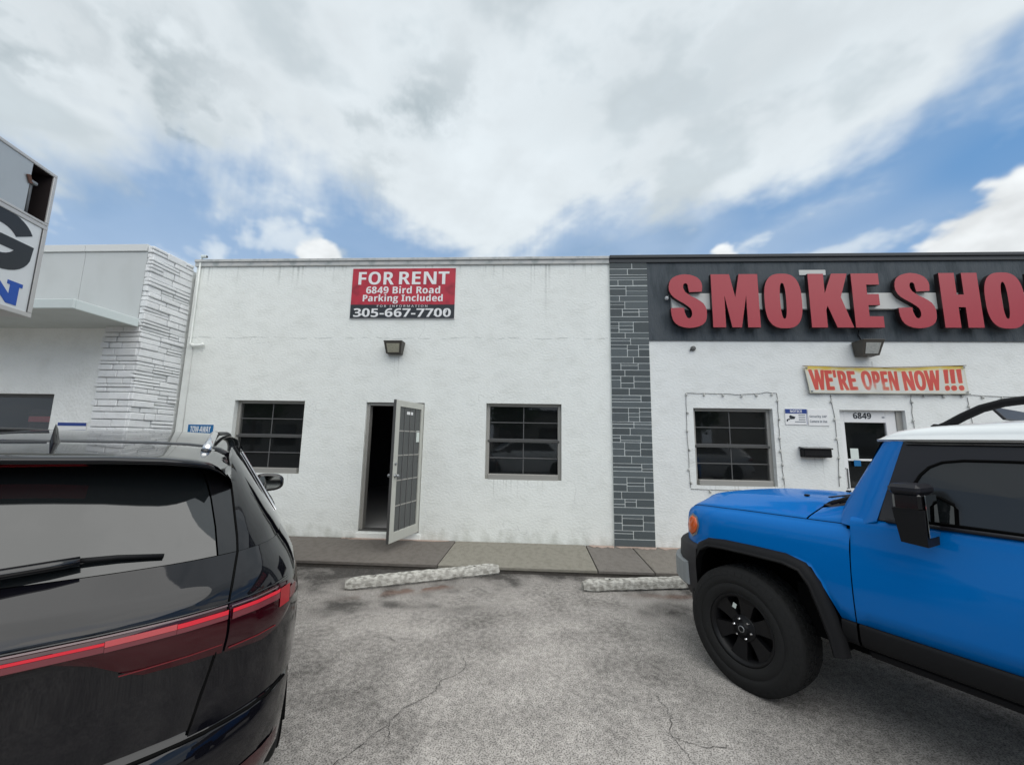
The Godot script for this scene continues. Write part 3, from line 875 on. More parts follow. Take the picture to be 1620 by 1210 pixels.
func make_smoke_shop() -> void:
	var b := thing("smoke_shop", "smoke shop with charcoal fascia band, dark stone pillar and white lower wall", "building")
	var Wn := [2.536, 3.761, 1.020, 2.228]
	var D := [4.775, 5.755, 0.12, 2.225]
	var W2 := [7.6, 9.4, 1.02, 2.228]
	wall_uv = true
	part("wall", holed_wall(1.245, 11.0, 0.0, 4.70, -0.20, 0.0, [Wn, D, W2]), M.shop_front, b)
	wall_uv = false
	var st := begin(false)
	span(st, 1.246, 1.44, 0, 4.70, -9.0, -0.2)
	span(st, 10.8, 11.0, 0, 4.70, -9.0, -0.2)
	span(st, 1.246, 11.0, 0, 4.70, -9.2, -9.0)
	part("side_wall", finish(st), M.shop_wall, b)
	part("roof", span_mesh(1.44, 10.8, 4.2, 4.3, -9.0, -0.2), M.coping, b)
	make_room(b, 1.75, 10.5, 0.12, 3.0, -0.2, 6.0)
	part("fascia_band", span_mesh(1.868, 11.0, 3.325, 4.70, 0.0, 0.022), M.band, b)
	part("coping", span_mesh(1.249, 11.02, 4.735, 4.79, -0.26, 0.075, 0.006), M.band_trim, b)
	part("coping", span_mesh(1.249, 11.02, 4.665, 4.735, -0.24, 0.05, 0.004), M.band_trim, b)
	# stone pillar
	var pil := part("stone_pillar", span_mesh(1.249, 1.867, 0.08, 4.664, 0.0, 0.030), M.mortar, b)
	var x0 := 1.249
	var x1 := 1.867
	var meshes := {}
	for row in BANDS:
		# pixel rows of the courses, from the top (4.664 m) down to the pavement
		var ya := lerpf(4.664, 0.082, (row[0] - 140.0) / 2160.0)
		var yb := lerpf(4.664, 0.082, (row[1] - 140.0) / 2160.0)
		var xl := 0.0
		for cell in row[2]:
			var n: int = cell[1]
			var top := ya
			var shares := []
			var total := 0.0
			for k in n:
				var v: float = rng.randf_range(0.55, 1.5)
				shares.append(v)
				total += v
			for k in n:
				var bot: float = top - (ya - yb) * shares[k] / total
				var s := begin(false)
				var j := 0.0062
				var tx := 1.0 if (cell[0] < 1.0) else 0.0
				span(s, lerpf(x0, x1, xl) + (j if xl > 0 else 0.0), lerpf(x0, x1, cell[0]) - j * tx, bot + j, top - j, 0.02, 0.034 + rng.randf_range(0.0, 0.005), 0.003)
				part("stone", finish(s), M["stone%d" % (rng.randi() % 4)], pil)
				top = bot
			xl = cell[0]
	make_window(b, Wn[0], Wn[1], Wn[2], Wn[3], 0.49)
	make_window(b, W2[0], W2[1], W2[2], W2[3], 0.5)
	# shop door
	var d := Node3D.new()
	put(d, "door", b)
	var z := -0.10
	for s in [[D[0], D[0] + 0.115, D[2], D[3]], [D[1] - 0.24, D[1] - 0.09, D[2], D[3]], [D[0] + 0.115, D[1] - 0.24, D[3] - 0.19, D[3]], [D[0] + 0.115, D[1] - 0.24, 0.95, 1.02], [D[0] + 0.115, D[1] - 0.24, D[2], D[2] + 0.25]]:
		part("stile", span_mesh(s[0], s[1], s[2], s[3], z - 0.025, z + 0.025, 0.004), M.sign_white, d)
	part("jamb", span_mesh(D[1] - 0.09, D[1], D[2], D[3], z - 0.08, z + 0.04, 0.004), M.frame, d)
	var rows := [[D[2] + 0.25, 0.95], [1.02, 1.44], [1.47, D[3] - 0.19]]
	for r in rows:
		var g := begin(false)
		quad(g, Vector3(D[0] + 0.115, r[0], z), Vector3(D[1] - 0.24, r[0], z), Vector3(D[1] - 0.24, r[1], z), Vector3(D[0] + 0.115, r[1], z), Vector3.BACK)
		part("pane", finish(g), M.glass, d)
	part("crossbar", span_mesh(D[0] + 0.115, D[1] - 0.24, 1.44, 1.47, z - 0.02, z + 0.03, 0.004), M.sign_white, d)
	lettering("6849", Vector3(5.165, 2.142, z + 0.028), 0.27, 0.095, M.print_black, d, 0.003, font(false, 700), "house_number")
	part("notice", span_mesh(4.93, 5.05, 1.46, 1.63, z + 0.031, z + 0.033), M.paper, d)
	part("notice", span_mesh(4.97, 5.07, 1.36, 1.45, z + 0.031, z + 0.033), M.tow_blue, d)
	part("sticker", span_mesh(5.46, 5.50, 2.11, 2.13, z + 0.026, z + 0.028), M.print_grey, d)
	var hs := begin()
	tube(hs, PackedVector3Array([Vector3(4.83, 1.02, z + 0.02), Vector3(4.83, 1.02, z + 0.07), Vector3(4.83, 1.32, z + 0.07), Vector3(4.83, 1.32, z + 0.02)]), 0.012, 8)
	part("handle", finish(hs), M.steel, d)

const LETTERS := {
	"S": [[0.585, 0.67], [0.36, 0.66], [0.345, 0.72], [0.34, 0.787], [0.325, 0.82], [0.298, 0.832], [0.27, 0.82], [0.255, 0.787], [0.255, 0.734], [0.29, 0.66], [0.39, 0.585], [0.47, 0.545], [0.54, 0.50], [0.60, 0.45], [0.635, 0.39], [0.655, 0.32], [0.655, 0.245], [0.645, 0.16], [0.62, 0.10], [0.57, 0.05], [0.50, 0.015], [0.42, -0.005], [0.33, -0.012], [0.23, 0.0], [0.15, 0.03], [0.09, 0.075], [0.053, 0.13], [0.03, 0.21], [0.02, 0.29], [0.02, 0.36], [0.255, 0.368], [0.26, 0.29], [0.283, 0.22], [0.305, 0.18], [0.335, 0.166], [0.365, 0.178], [0.387, 0.213], [0.395, 0.26], [0.387, 0.31], [0.37, 0.35], [0.33, 0.39], [0.25, 0.45], [0.16, 0.505], [0.08, 0.56], [0.03, 0.62], [0.0, 0.69], [-0.006, 0.755], [0.003, 0.83], [0.03, 0.894], [0.075, 0.94], [0.14, 0.975], [0.21, 0.995], [0.287, 1.005], [0.38, 0.995], [0.457, 0.97], [0.52, 0.935], [0.564, 0.885], [0.588, 0.83], [0.596, 0.77]],
	"M": [[0, 0], [0, 1], [0.36, 1], [0.455, 0.56], [0.545, 1], [0.905, 1], [0.905, 0], [0.665, 0], [0.665, 0.60], [0.545, 0], [0.365, 0], [0.245, 0.60], [0.245, 0]],
	"K": [[0, 0], [0, 1], [0.27, 1], [0.27, 0.63], [0.41, 1], [0.68, 1], [0.54, 0.56], [0.715, 0], [0.435, 0], [0.30, 0.40], [0.27, 0.33], [0.27, 0]],
	"E": [[0, 0], [0, 1], [0.51, 1], [0.51, 0.79], [0.27, 0.79], [0.27, 0.615], [0.485, 0.615], [0.485, 0.41], [0.27, 0.41], [0.27, 0.205], [0.525, 0.205], [0.525, 0]],
	"H": [[0, 0], [0, 1], [0.275, 1], [0.275, 0.60], [0.40, 0.60], [0.40, 1], [0.675, 1], [0.675, 0], [0.40, 0], [0.40, 0.37], [0.275, 0.37], [0.275, 0]],
	"P": [[0, 0], [0, 1], [0.38, 1], [0.50, 0.96], [0.57, 0.87], [0.585, 0.68], [0.56, 0.48], [0.48, 0.39], [0.375, 0.365], [0.275, 0.365], [0.275, 0.54], [0.31, 0.56], [0.32, 0.68], [0.31, 0.80], [0.277, 0.83], [0.275, 0.545], [0.272, 0.365], [0.272, 0]]}

func oval(cx: float, cy: float, rx: float, ry: float, n: int, power: float) -> PackedVector2Array:
	var out := PackedVector2Array()
	for k in n:
		var a := TAU * k / n
		out.append(Vector2(cx + rx * signf(cos(a)) * pow(absf(cos(a)), power), cy + ry * signf(sin(a)) * pow(absf(sin(a)), power)))
	return out

func make_channel_letters() -> void:
	var s := thing("channel_letter_sign", "large red channel letters SMOKE SHOP on a white raceway", "sign")
	part("raceway", span_mesh(2.24, 8.6, 3.835, 4.105, 0.0225, 0.085, 0.005), M.raceway, s)
	part("patch", span_mesh(4.33, 4.75, 4.43, 4.52, 0.0225, 0.034, 0.003), M.raceway, s)
	var h := 0.89
	var base := 3.508
	for l in [["S", 2.177, 1.0], ["M", 2.849, 0.915], ["O", 3.672, 1.0], ["K", 4.369, 1.0], ["E", 5.033, 0.92], ["S", 5.686, 0.98], ["H", 6.361, 0.95], ["O", 7.003, 1.0], ["P", 7.69, 1.0]]:
		var zf := 0.165
		var zb := 0.088
		var face := begin(false)
		var side := begin(false)
		var trim := begin(false)
		if l[0] == "O":
			var outer := oval(0.325, 0.495, 0.325, 0.51, 48, 0.72)
			var inner := oval(0.325, 0.495, 0.052, 0.335, 48, 0.8)
			for k in 48:
				var q := (k + 1) % 48
				var f := func(v: Vector2, z: float) -> Vector3: return Vector3(l[1] + v.x * h, base + v.y * h, z)
				quad(face, f.call(outer[k], zf), f.call(outer[q], zf), f.call(inner[q], zf), f.call(inner[k], zf), Vector3.BACK)
				var om := (outer[k] + outer[q]) / 2 - Vector2(0.325, 0.495)
				quad(side, f.call(outer[k], zb), f.call(outer[q], zb), f.call(inner[q], zb), f.call(inner[k], zb), Vector3.FORWARD)
				quad(side, f.call(outer[k], zb), f.call(outer[q], zb), f.call(outer[q], zf - 0.02), f.call(outer[k], zf - 0.02), Vector3(om.x, om.y, 0))
				quad(trim, f.call(outer[k], zf - 0.02), f.call(outer[q], zf - 0.02), f.call(outer[q], zf), f.call(outer[k], zf), Vector3(om.x, om.y, 0))
				var im := (inner[k] + inner[q]) / 2 - Vector2(0.325, 0.495)
				quad(side, f.call(inner[k], zb), f.call(inner[q], zb), f.call(inner[q], zf), f.call(inner[k], zf), Vector3(-im.x, -im.y, 0))
		else:
			var poly := PackedVector2Array()
			for v in LETTERS[l[0]]:
				poly.append(Vector2(l[1] + v[0] * h * l[2], base + v[1] * h))
			extrude(face, poly, zf, zf, true, false, false)
			extrude(side, poly, zb, zf - 0.02, false, true, true)
			extrude(trim, poly, zf - 0.02, zf, false, false, true)
		var o := part("letter", finish(face), M.letter_red, s)
		part("letter_return", finish(side), M.letter_side, o)
		part("trim_cap", finish(trim), M.letter_trim, o)

# raster of flat print from the outlines of a text
func stamp(im: Image, text: String, f: Font, x0: float, y0: float, w: float, h: float, col: Color, fade: Callable) -> void:
	var t := TextMesh.new()
	t.text = text
	t.font = f
	t.font_size = 64
	t.pixel_size = 0.01
	t.depth = 0.0
	t.curve_step = 2.0
	var arr := t.surface_get_arrays(0)
	var v: PackedVector3Array = arr[Mesh.ARRAY_VERTEX]
	var idx := PackedInt32Array()
	if arr[Mesh.ARRAY_INDEX] != null:
		idx = arr[Mesh.ARRAY_INDEX]
	else:
		idx = PackedInt32Array(range(v.size()))
	var a := t.get_aabb()
	var f2 := func(p: Vector3) -> Vector2: return Vector2(x0 + (p.x - a.position.x) / a.size.x * w, y0 + h - (p.y - a.position.y) / a.size.y * h)
	for i in range(0, idx.size() - 2, 3):
		var p: Vector2 = f2.call(v[idx[i]])
		var q: Vector2 = f2.call(v[idx[i + 1]])
		var r: Vector2 = f2.call(v[idx[i + 2]])
		var lo := p.min(q).min(r)
		var hi := p.max(q).max(r)
		var area := (q - p).cross(r - p)
		if absf(area) < 1e-4:
			continue
		for y in range(maxi(0, int(lo.y)), mini(im.get_height() - 1, int(hi.y) + 1) + 1):
			for x in range(maxi(0, int(lo.x)), mini(im.get_width() - 1, int(hi.x) + 1) + 1):
				var c := Vector2(x + 0.5, y + 0.5)
				var u := (q - p).cross(c - p) / area
				var s := (r - q).cross(c - q) / area
				var e := (p - r).cross(c - r) / area
				if u >= 0.0 and s >= 0.0 and e >= 0.0:
					var k: float = fade.call(x, y)
					im.set_pixel(x, y, im.get_pixel(x, y).lerp(col, k))

func make_banner() -> void:
	var im := Image.create(1152, 208, false, Image.FORMAT_RGB8)
	var n := noise(77, 0.006, 4)
	for y in 208:
		for x in 1152:
			# faded yellow ground, bleached to white towards the foot
			var k := clampf(1.15 - y / 34.0 + n.get_noise_2d(x, y * 0.5) * 0.7, 0.0, 1.0)
			var c := Color(0.80, 0.80, 0.78).lerp(Color(0.80, 0.68, 0.22), k * 0.9)
			if x < 10 or x > 1142 or y > 200:
				c = Color(0.80, 0.79, 0.72)
			im.set_pixel(x, y, c)
	var f := font(false, 700)
	var yellow := func(x: int, y: int) -> float: return clampf((0.75 - maxf(0.0, y - 110) / 260.0) * (1.0 - exp(-pow((x - 480.0) / 190.0, 2.0)) * smoothstep(40.0, 110.0, y)), 0.0, 1.0)
	var red := func(x: int, y: int) -> float:
		var middle := exp(-pow((x - 480.0) / 190.0, 2.0))
		return clampf(0.86 + 0.35 * n.get_noise_2d(x * 1.3, y) - middle * smoothstep(70.0, 150.0, y + 30.0 * n.get_noise_2d(x * 2.0, 50)) * 0.80, 0.0, 1.0)
	for word in [["WE'RE", 26, 330], ["OPEN", 400, 262], ["NOW", 704, 250], ["!!!", 994, 126]]:
		for o in [[-7, 0], [7, 0], [0, -5], [0, 5], [-5, -4], [5, 4], [-5, 4], [5, -4]]:
			stamp(im, word[0], f, word[1] + o[0], 26 + o[1], word[2], 156, Color(0.86, 0.80, 0.56), yellow)
		for o in [[-5, 0], [5, 0], [-3, 2], [3, -2], [0, 0]]:
			stamp(im, word[0], f, word[1] + o[0], 26 + o[1], word[2], 156, Color(0.78, 0.29, 0.25), red)
	var m := StandardMaterial3D.new()
	m.albedo_texture = ImageTexture.create_from_image(im)
	m.roughness = 0.5
	m.texture_repeat = false
	var b := thing("open_banner", "faded yellow and red WE'RE OPEN NOW banner above the shop door", "banner")
	var st := begin()
	var nx := 48
	var ny := 6
	var tl := Vector3(4.276, 2.915, 0.035)
	var tr := Vector3(6.695, 2.938, 0.035)
	var bl := Vector3(4.322, 2.480, 0.045)
	var br := Vector3(6.690, 2.490, 0.045)
	var at := func(i: int, j: int) -> Vector3:
		var u := float(i) / nx
		var v := float(j) / ny
		var p := tl.lerp(tr, u).lerp(bl.lerp(br, u), v)
		p.y -= 0.035 * sin(PI * u) * (1.0 - v)
		p.z += 0.010 * sin(u * 17.0 + v * 2.0) + 0.008 * sin(u * 41.0) * v
		return p
	for i in nx:
		for j in ny:
			for k in [[0, 0], [1, 0], [1, 1], [0, 0], [1, 1], [0, 1]]:
				st.set_uv(Vector2(float(i + k[0]) / nx, float(j + k[1]) / ny))
				st.add_vertex(at.call(i + k[0], j + k[1]))
	st.generate_normals()
	part("cloth", st.commit(), m, b)
	for c in [tl, tr, bl, br]:
		var e := begin()
		lathe(e, [Vector2(0.006, 0.0), Vector2(0.016, 0.0), Vector2(0.016, 0.004), Vector2(0.006, 0.004)], c + Vector3(0.03 if c.x < 5 else -0.03, -0.03 if c.y > 2.7 else 0.03, 0.012), Vector3.BACK, 12)
		part("eyelet", finish(e), M.steel, b)
	part("hem_cord", tube_mesh([bl + Vector3(-0.02, 0, 0), Vector3(5.5, 2.462, 0.05), br + Vector3(0.02, 0, 0)], 0.006, 6), M.wire, b)
	part("hem_cord", tube_mesh([tl + Vector3(-0.02, 0, 0), Vector3(5.5, 2.895, 0.05), tr + Vector3(0.02, 0, 0)], 0.005, 6), M.brown, b)

func make_string_lights(label: String, path: Array, step: float) -> void:
	var s := thing("string_light", label, "string lights", Vector3.ZERO, 0.0, "string lights around the shop openings")
	var pts := PackedVector3Array()
	for i in path.size() - 1:
		var a := Vector3(path[i][0], path[i][1], 0.008)
		var b := Vector3(path[i + 1][0], path[i + 1][1], 0.008)
		var n := maxi(2, int(a.distance_to(b) / 0.09))
		for k in n:
			pts.append(a.lerp(b, float(k) / n) + Vector3(rng.randf_range(-0.007, 0.007), rng.randf_range(-0.007, 0.007), 0))
	pts.append(Vector3(path[-1][0], path[-1][1], 0.008))
	var st := begin()
	tube(st, pts, 0.0038, 5)
	part("cable", finish(st), M.wire, s)
	var run := 0.0
	for i in pts.size() - 1:
		run += pts[i].distance_to(pts[i + 1])
		if run > step:
			run = 0.0
			var b := begin()
			var d := Vector3(rng.randf_range(-0.5, 0.5), -1, 0.35).normalized()
			lathe(b, [Vector2(0.0, 0.0), Vector2(0.009, 0.002), Vector2(0.009, 0.018), Vector2(0.014, 0.026), Vector2(0.015, 0.038), Vector2(0.009, 0.05), Vector2(0.0, 0.054)], pts[i], d, 8)
			part("bulb", finish(b), M.bulb, s)

func make_shop_details() -> void:
	make_wall_light("brown wall pack light below the FOR RENT board", Vector3(-2.36, 3.165, 0.0), 0.31, 0.195, 0.17, M.bronze, M.lamp_lens)
	make_wall_light("grey wall pack light below the red SMOKE letters", Vector3(5.20, 3.175, 0.024), 0.31, 0.22, 0.24, M.bronze, M.lens_grey)
	# camera warning sign and the plain plate next to it
	var s := thing("camera_notice", "small sign with blue NOTICE header and black camera picture", "sign", Vector3(4.115, 2.108, 0.0))
	part("plate", span_mesh(-0.175, 0.165, -0.125, 0.125, 0.004, 0.012, 0.002), M.sign_white, s)
	part("header", span_mesh(-0.170, 0.160, 0.050, 0.120, 0.0125, 0.0145), M.print_navy, s)
	lettering("NOTICE", Vector3(-0.005, 0.085, 0.0155), 0.18, 0.042, M.sign_white, s, 0.002)
	var ic := begin(false)
	extrude(ic, PackedVector2Array([Vector2(-0.115, -0.005), Vector2(-0.10, 0.025), Vector2(-0.02, -0.005), Vector2(-0.035, -0.035), Vector2(-0.095, -0.04)]), 0.0125, 0.0145)
	extrude(ic, PackedVector2Array([Vector2(-0.155, -0.075), Vector2(-0.155, -0.045), Vector2(-0.115, -0.03), Vector2(-0.10, -0.045), Vector2(-0.135, -0.055), Vector2(-0.14, -0.075)]), 0.0125, 0.0145)
	part("camera_picture", finish(ic), M.print_black, s)
	for k in 4:
		part("print_line", span_mesh(0.03 if k < 3 else -0.03, 0.13, 0.018 - k * 0.035, 0.032 - k * 0.035, 0.0125, 0.0138), M.print_grey, s)
	part("border", span_mesh(0.148, 0.154, -0.115, 0.045, 0.0125, 0.0138), M.print_navy, s)
	var p := thing("notice_plate", "plain white plate with two lines of grey print", "sign", Vector3(4.445, 2.10, 0.0))
	part("plate", span_mesh(-0.155, 0.155, -0.128, 0.128, 0.003, 0.011, 0.002), M.sign_white, p)
	lettering("Security 24P", Vector3(-0.005, 0.012, 0.0125), 0.26, 0.048, M.print_grey, p, 0.002)
	lettering("Camera in Use", Vector3(-0.005, -0.060, 0.0125), 0.26, 0.042, M.print_grey, p, 0.002)
	var mb := thing("mailbox", "black wall mailbox between the shop window and door", "mailbox", Vector3(4.325, 1.56, 0.0))
	var st := begin(false)
	box(st, Vector3(0, -0.01, 0.06), Vector3(0.41, 0.13, 0.115), 0.012)
	part("box", finish(st), M.black_plastic, mb)
	part("lid", box_mesh(Vector3(0, 0.065, 0.068), Vector3(0.43, 0.022, 0.14), 0.006, Basis(Vector3.RIGHT, 0.12)), M.black_gloss, mb)
	part("lip", span_mesh(-0.20, 0.20, -0.058, -0.050, 0.118, 0.126), M.black_gloss, mb)
	# string lights
	make_string_lights("string of small bulbs looped round the smoke shop window", [[2.43, 0.98], [2.425, 1.6], [2.43, 2.466], [3.2, 2.45], [3.62, 2.475], [3.70, 2.49], [3.845, 2.478], [3.83, 1.7], [3.855, 0.985], [3.2, 0.96], [2.44, 0.965]], 0.20)
	make_string_lights("string of small bulbs hanging round the smoke shop door", [[4.665, 1.05], [4.70, 1.6], [4.69, 2.1], [4.66, 2.46]], 0.21)
	make_string_lights("string of small bulbs running from the banner to the right", [[5.86, 1.6], [5.85, 2.1], [5.86, 2.475], [6.69, 2.485], [7.1, 2.462], [7.6, 2.46], [9.2, 2.47]], 0.24)
	make_string_lights("loose drop of string lights under the banner's right end", [[6.70, 1.7], [6.705, 2.1], [6.69, 2.44]], 0.3)
	# small fixtures
	var h := thing("vent_cap", "small round dark vent low under the charcoal band", "vent", Vector3(2.575, 3.195, 0.0))
	var hv := begin()
	lathe(hv, [Vector2(0.0, 0.05), Vector2(0.028, 0.05), Vector2(0.04, 0.03), Vector2(0.04, 0.0)], Vector3.ZERO, Vector3.BACK, 14)
	part("cap", finish(hv), M.wire, h)
	part("pipe", tube_mesh([Vector3(-0.02, 0.0, 0.02), Vector3(-0.05, -0.035, 0.025)], 0.014, 8), M.frame_dark, h)
	var sp := thing("flood_spotlight", "little white spotlight left of the first red letter", "light", Vector3(2.20, 4.07, 0.022))
	var sl := begin()
	lathe(sl, [Vector2(0.0, 0.0), Vector2(0.018, 0.0), Vector2(0.032, 0.05), Vector2(0.03, 0.055), Vector2(0.0, 0.052)], Vector3(-0.02, -0.02, 0.03), Vector3(-0.4, -0.5, 0.7).normalized(), 12)
	part("head", finish(sl), M.sign_white, sp)
	part("bracket", tube_mesh([Vector3(0.03, 0.03, 0.0), Vector3(0.02, 0.02, 0.03), Vector3(-0.01, -0.01, 0.04)], 0.008, 6), M.steel, sp)
	var cw := thing("power_cord", "black cord dangling from the letters to the wall light", "cord")
	part("cord", tube_mesh([Vector3(5.16, 3.50, 0.05), Vector3(5.15, 3.42, 0.036), Vector3(5.18, 3.36, 0.036), Vector3(5.185, 3.30, 0.05)], 0.007, 6), M.black_plastic, cw)
	# corner of the white shop
	var cd := thing("conduit", "thin white pipe down the corner by the white ledgestone", "pipe")
	part("pipe", tube_mesh([Vector3(-6.02, 4.80, 0.03), Vector3(-6.02, 4.0, 0.025), Vector3(-6.02, 3.25, 0.025), Vector3(-6.00, 3.215, 0.03)], 0.014, 8), M.white_wall, cd)
	part("elbow", tube_mesh([Vector3(-6.00, 3.23, 0.03), Vector3(-5.93, 3.20, 0.045), Vector3(-5.80, 3.205, 0.05), Vector3(-5.76, 3.23, 0.04)], 0.028, 8), M.white_wall, cd)
	part("cable", tube_mesh([Vector3(-5.97, 3.2, 0.012), Vector3(-5.965, 2.4, 0.012), Vector3(-5.96, 1.0, 0.012)], 0.005, 6), M.wire_white, cd)
	var cm := thing("roof_camera", "tiny grey security camera on the parapet corner", "camera", Vector3(-6.0, 4.80, 0.02))
	part("body", box_mesh(Vector3(0.05, 0.035, 0.03), Vector3(0.10, 0.05, 0.05), 0.01), M.canopy_trim, cm)
	part("lens", box_mesh(Vector3(0.105, 0.032, 0.03), Vector3(0.02, 0.035, 0.035), 0.006), M.frame_dark, cm)
	part("foot", tube_mesh([Vector3(0, -0.03, 0.01), Vector3(0.01, 0.03, 0.02)], 0.012, 6), M.canopy_trim, cm)
	var tw := thing("tow_away_sign", "small blue TOW-AWAY sign low on the white wall", "sign", Vector3(-5.645, 1.695, 0.0))
	part("plate", span_mesh(-0.23, 0.23, -0.19, 0.15, 0.004, 0.010, 0.002), M.sign_white, tw)
	part("header", span_mesh(-0.225, 0.225, -0.02, 0.145, 0.0105, 0.0125), M.tow_blue, tw)
	lettering("TOW-AWAY", Vector3(0, 0.068, 0.0135), 0.36, 0.10, M.sign_white, tw, 0.002)
	lettering("ZONE", Vector3(0, -0.105, 0.0115), 0.24, 0.09, M.tow_blue, tw, 0.002)
	var sg := thing("hose_tap", "dark hose tap on the white wall behind the black car", "tap", Vector3(-4.25, 0.40, 0.0))
	part("pipe", tube_mesh([Vector3(0, 0, -0.02), Vector3(0, 0, 0.05), Vector3(0.015, -0.02, 0.07), Vector3(0.02, -0.05, 0.075)], 0.014, 8), M.bronze, sg)
	part("wheel", box_mesh(Vector3(-0.005, 0.045, 0.045), Vector3(0.05, 0.03, 0.03), 0.01), M.bronze, sg)

# ------------------------------------------------------------------ stone clad building on the left
func make_left_building() -> void:
	var b := thing("stone_clad_shop", "grey shop with canopy and white painted ledgestone corner column", "building")
	var zf := 0.80
	var Wn := [-10.7, -7.52, 0.9, 2.262]
	part("wall", holed_wall(-14.0, -6.66, 0.0, 4.60, zf - 0.45, zf - 0.10, [Wn]), M.left_wall, b)
	var st := begin(false)
	span(st, -14.0, -6.16, 0, 4.6, -9, -8.8)
	span(st, -6.40, -6.16, 0, 4.58, -8.8, 0.1)
	span(st, -14.0, -13.8, 0, 4.58, -8.8, zf - 0.45)
	part("side_wall", finish(st), M.left_wall, b)
	part("roof", span_mesh(-13.8, -6.4, 4.2, 4.3, -8.8, zf - 0.45), M.coping, b)
	make_room(b, -13.6, -6.8, 0.1, 3.0, zf - 0.45, 5.0)
	# fascia panels and cap
	var xs := [-14.0, -11.6, -9.4, -7.30, -6.235]
	for i in 4:
		part("fascia_panel", span_mesh(xs[i] + 0.003, xs[i + 1] - 0.003, 3.42, 4.57, zf - 0.10, zf - 0.012, 0.004), M.fascia, b)
		part("fascia_cap", span_mesh(xs[i] + 0.003, xs[i + 1] - 0.003, 4.575, 4.69, zf - 0.2, zf + 0.012, 0.004), M.fascia_trim, b)
	# canopy
	var c := Node3D.new()
	put(c, "canopy", b)
	part("deck", span_mesh(-14.0, -6.19, 3.345, 3.40, zf - 0.1, 1.70), M.soffit, c)
	part("soffit_board", span_mesh(-14.0, -6.20, 3.325, 3.345, zf - 0.1, 1.69), M.soffit, c)
	part("edge_trim", span_mesh(-14.0, -6.165, 3.31, 3.44, 1.70, 1.735, 0.006), M.canopy_trim, c)
	part("edge_trim", span_mesh(-6.19, -6.165, 3.31, 3.44, zf + 0.03, 1.698, 0.006), M.canopy_trim, c)
	# window
	var w := Node3D.new()
	put(w, "window", b)
	var z := zf - 0.20
	for s in [[Wn[0], Wn[1], Wn[3] - 0.05, Wn[3]], [Wn[0], Wn[1], Wn[2], Wn[2] + 0.05], [Wn[1] - 0.05, Wn[1], Wn[2] + 0.05, Wn[3] - 0.05], [Wn[0], Wn[0] + 0.05, Wn[2] + 0.05, Wn[3] - 0.05], [-9.15, -9.10, Wn[2] + 0.05, Wn[3] - 0.05]]:
		part("frame", span_mesh(s[0], s[1], s[2], s[3], z - 0.04, z + 0.03, 0.004), M.frame_dark, w)
	for s in [[Wn[0] + 0.05, -9.15], [-9.10, Wn[1] - 0.05]]:
		var g := begin(false)
		quad(g, Vector3(s[0], Wn[2] + 0.05, z), Vector3(s[1], Wn[2] + 0.05, z), Vector3(s[1], Wn[3] - 0.05, z), Vector3(s[0], Wn[3] - 0.05, z), Vector3.BACK)
		part("pane", finish(g), M.glass, w)
	for k in 6:
		part("shelf_goods", span_mesh(-8.20, -7.68, 1.35 + k * 0.12, 1.44 + k * 0.12, z - 0.22, z - 0.14), M.sign_rust if k % 2 else M.lamp_bright, w)
	# ledgestone column: a core, with stones laid on its front and its side
	var core := part("stone_column", span_mesh(-6.76, -6.155, 0.0, 4.665, 0.02, zf - 0.035), M.mortar_dark, b)
	var y := 0.08
	var n := 0
	while y < 4.64:
		var h := rng.randf_range(0.055, 0.125)
		if y + h > 4.60:
			h = 4.668 - y
		# side, looking at +x, from the front corner back to the wall
		var zc := zf + rng.randf_range(-0.02, 0.015)
		var zz := zc
		while zz > 0.04:
			var l := rng.randf_range(0.16, 0.52)
			if zz - l < 0.14:
				l = zz - 0.022
			var proud := rng.randf_range(0.012, 0.042)
			var s := begin(false)
			var split := h > 0.09 and rng.randf() < 0.35
			var hs := [[y, y + h]] if not split else [[y, y + h * 0.48], [y + h * 0.52, y + h]]
			for e in hs:
				s = begin(false)
				box(s, Vector3(-6.155 + (proud - 0.05) / 2, (e[0] + e[1]) / 2, zz - l / 2), Vector3(proud + 0.05, e[1] - e[0] - 0.012, l - 0.010), 0.009, Basis.from_euler(Vector3(rng.randf_range(-0.012, 0.012), rng.randf_range(-0.03, 0.03), rng.randf_range(-0.05, 0.05))))
				if n < 290:
					part("stone", finish(s), M["ledge%d" % (rng.randi() % 4)], core)
					n += 1
			zz -= l
		# front, looking at +z (the fascia hides all but a strip of it above the canopy)
		var xl := -6.76 + rng.randf_range(-0.03, 0.02) if y < 3.30 else -6.235
		var xx := -6.165
		while xx > xl + 0.03:
			var l := rng.randf_range(0.13, 0.40)
			if xx - l < xl + 0.10:
				l = xx - xl
			var s := begin(false)
			box(s, Vector3(xx - l / 2, y + h / 2, zf - 0.035 + rng.randf_range(-0.006, 0.012)), Vector3(l - 0.010, h - 0.012, 0.06), 0.009, Basis.from_euler(Vector3(rng.randf_range(-0.04, 0.04), rng.randf_range(-0.03, 0.03), rng.randf_range(-0.01, 0.01))))
			if n < 290:
				part("stone", finish(s), M["ledge%d" % (rng.randi() % 4)], core)
				n += 1
			xx -= l
		y += h
	var ts := thing("blue_header_sign", "narrow white sign with blue print beside the stone column", "sign", Vector3(-7.13, 1.665, zf - 0.10))
	part("plate", span_mesh(-0.24, 0.24, -0.20, 0.16, 0.004, 0.010, 0.002), M.sign_white, ts)
	part("header", span_mesh(-0.235, 0.235, 0.105, 0.155, 0.0105, 0.0125), M.print_navy, ts)

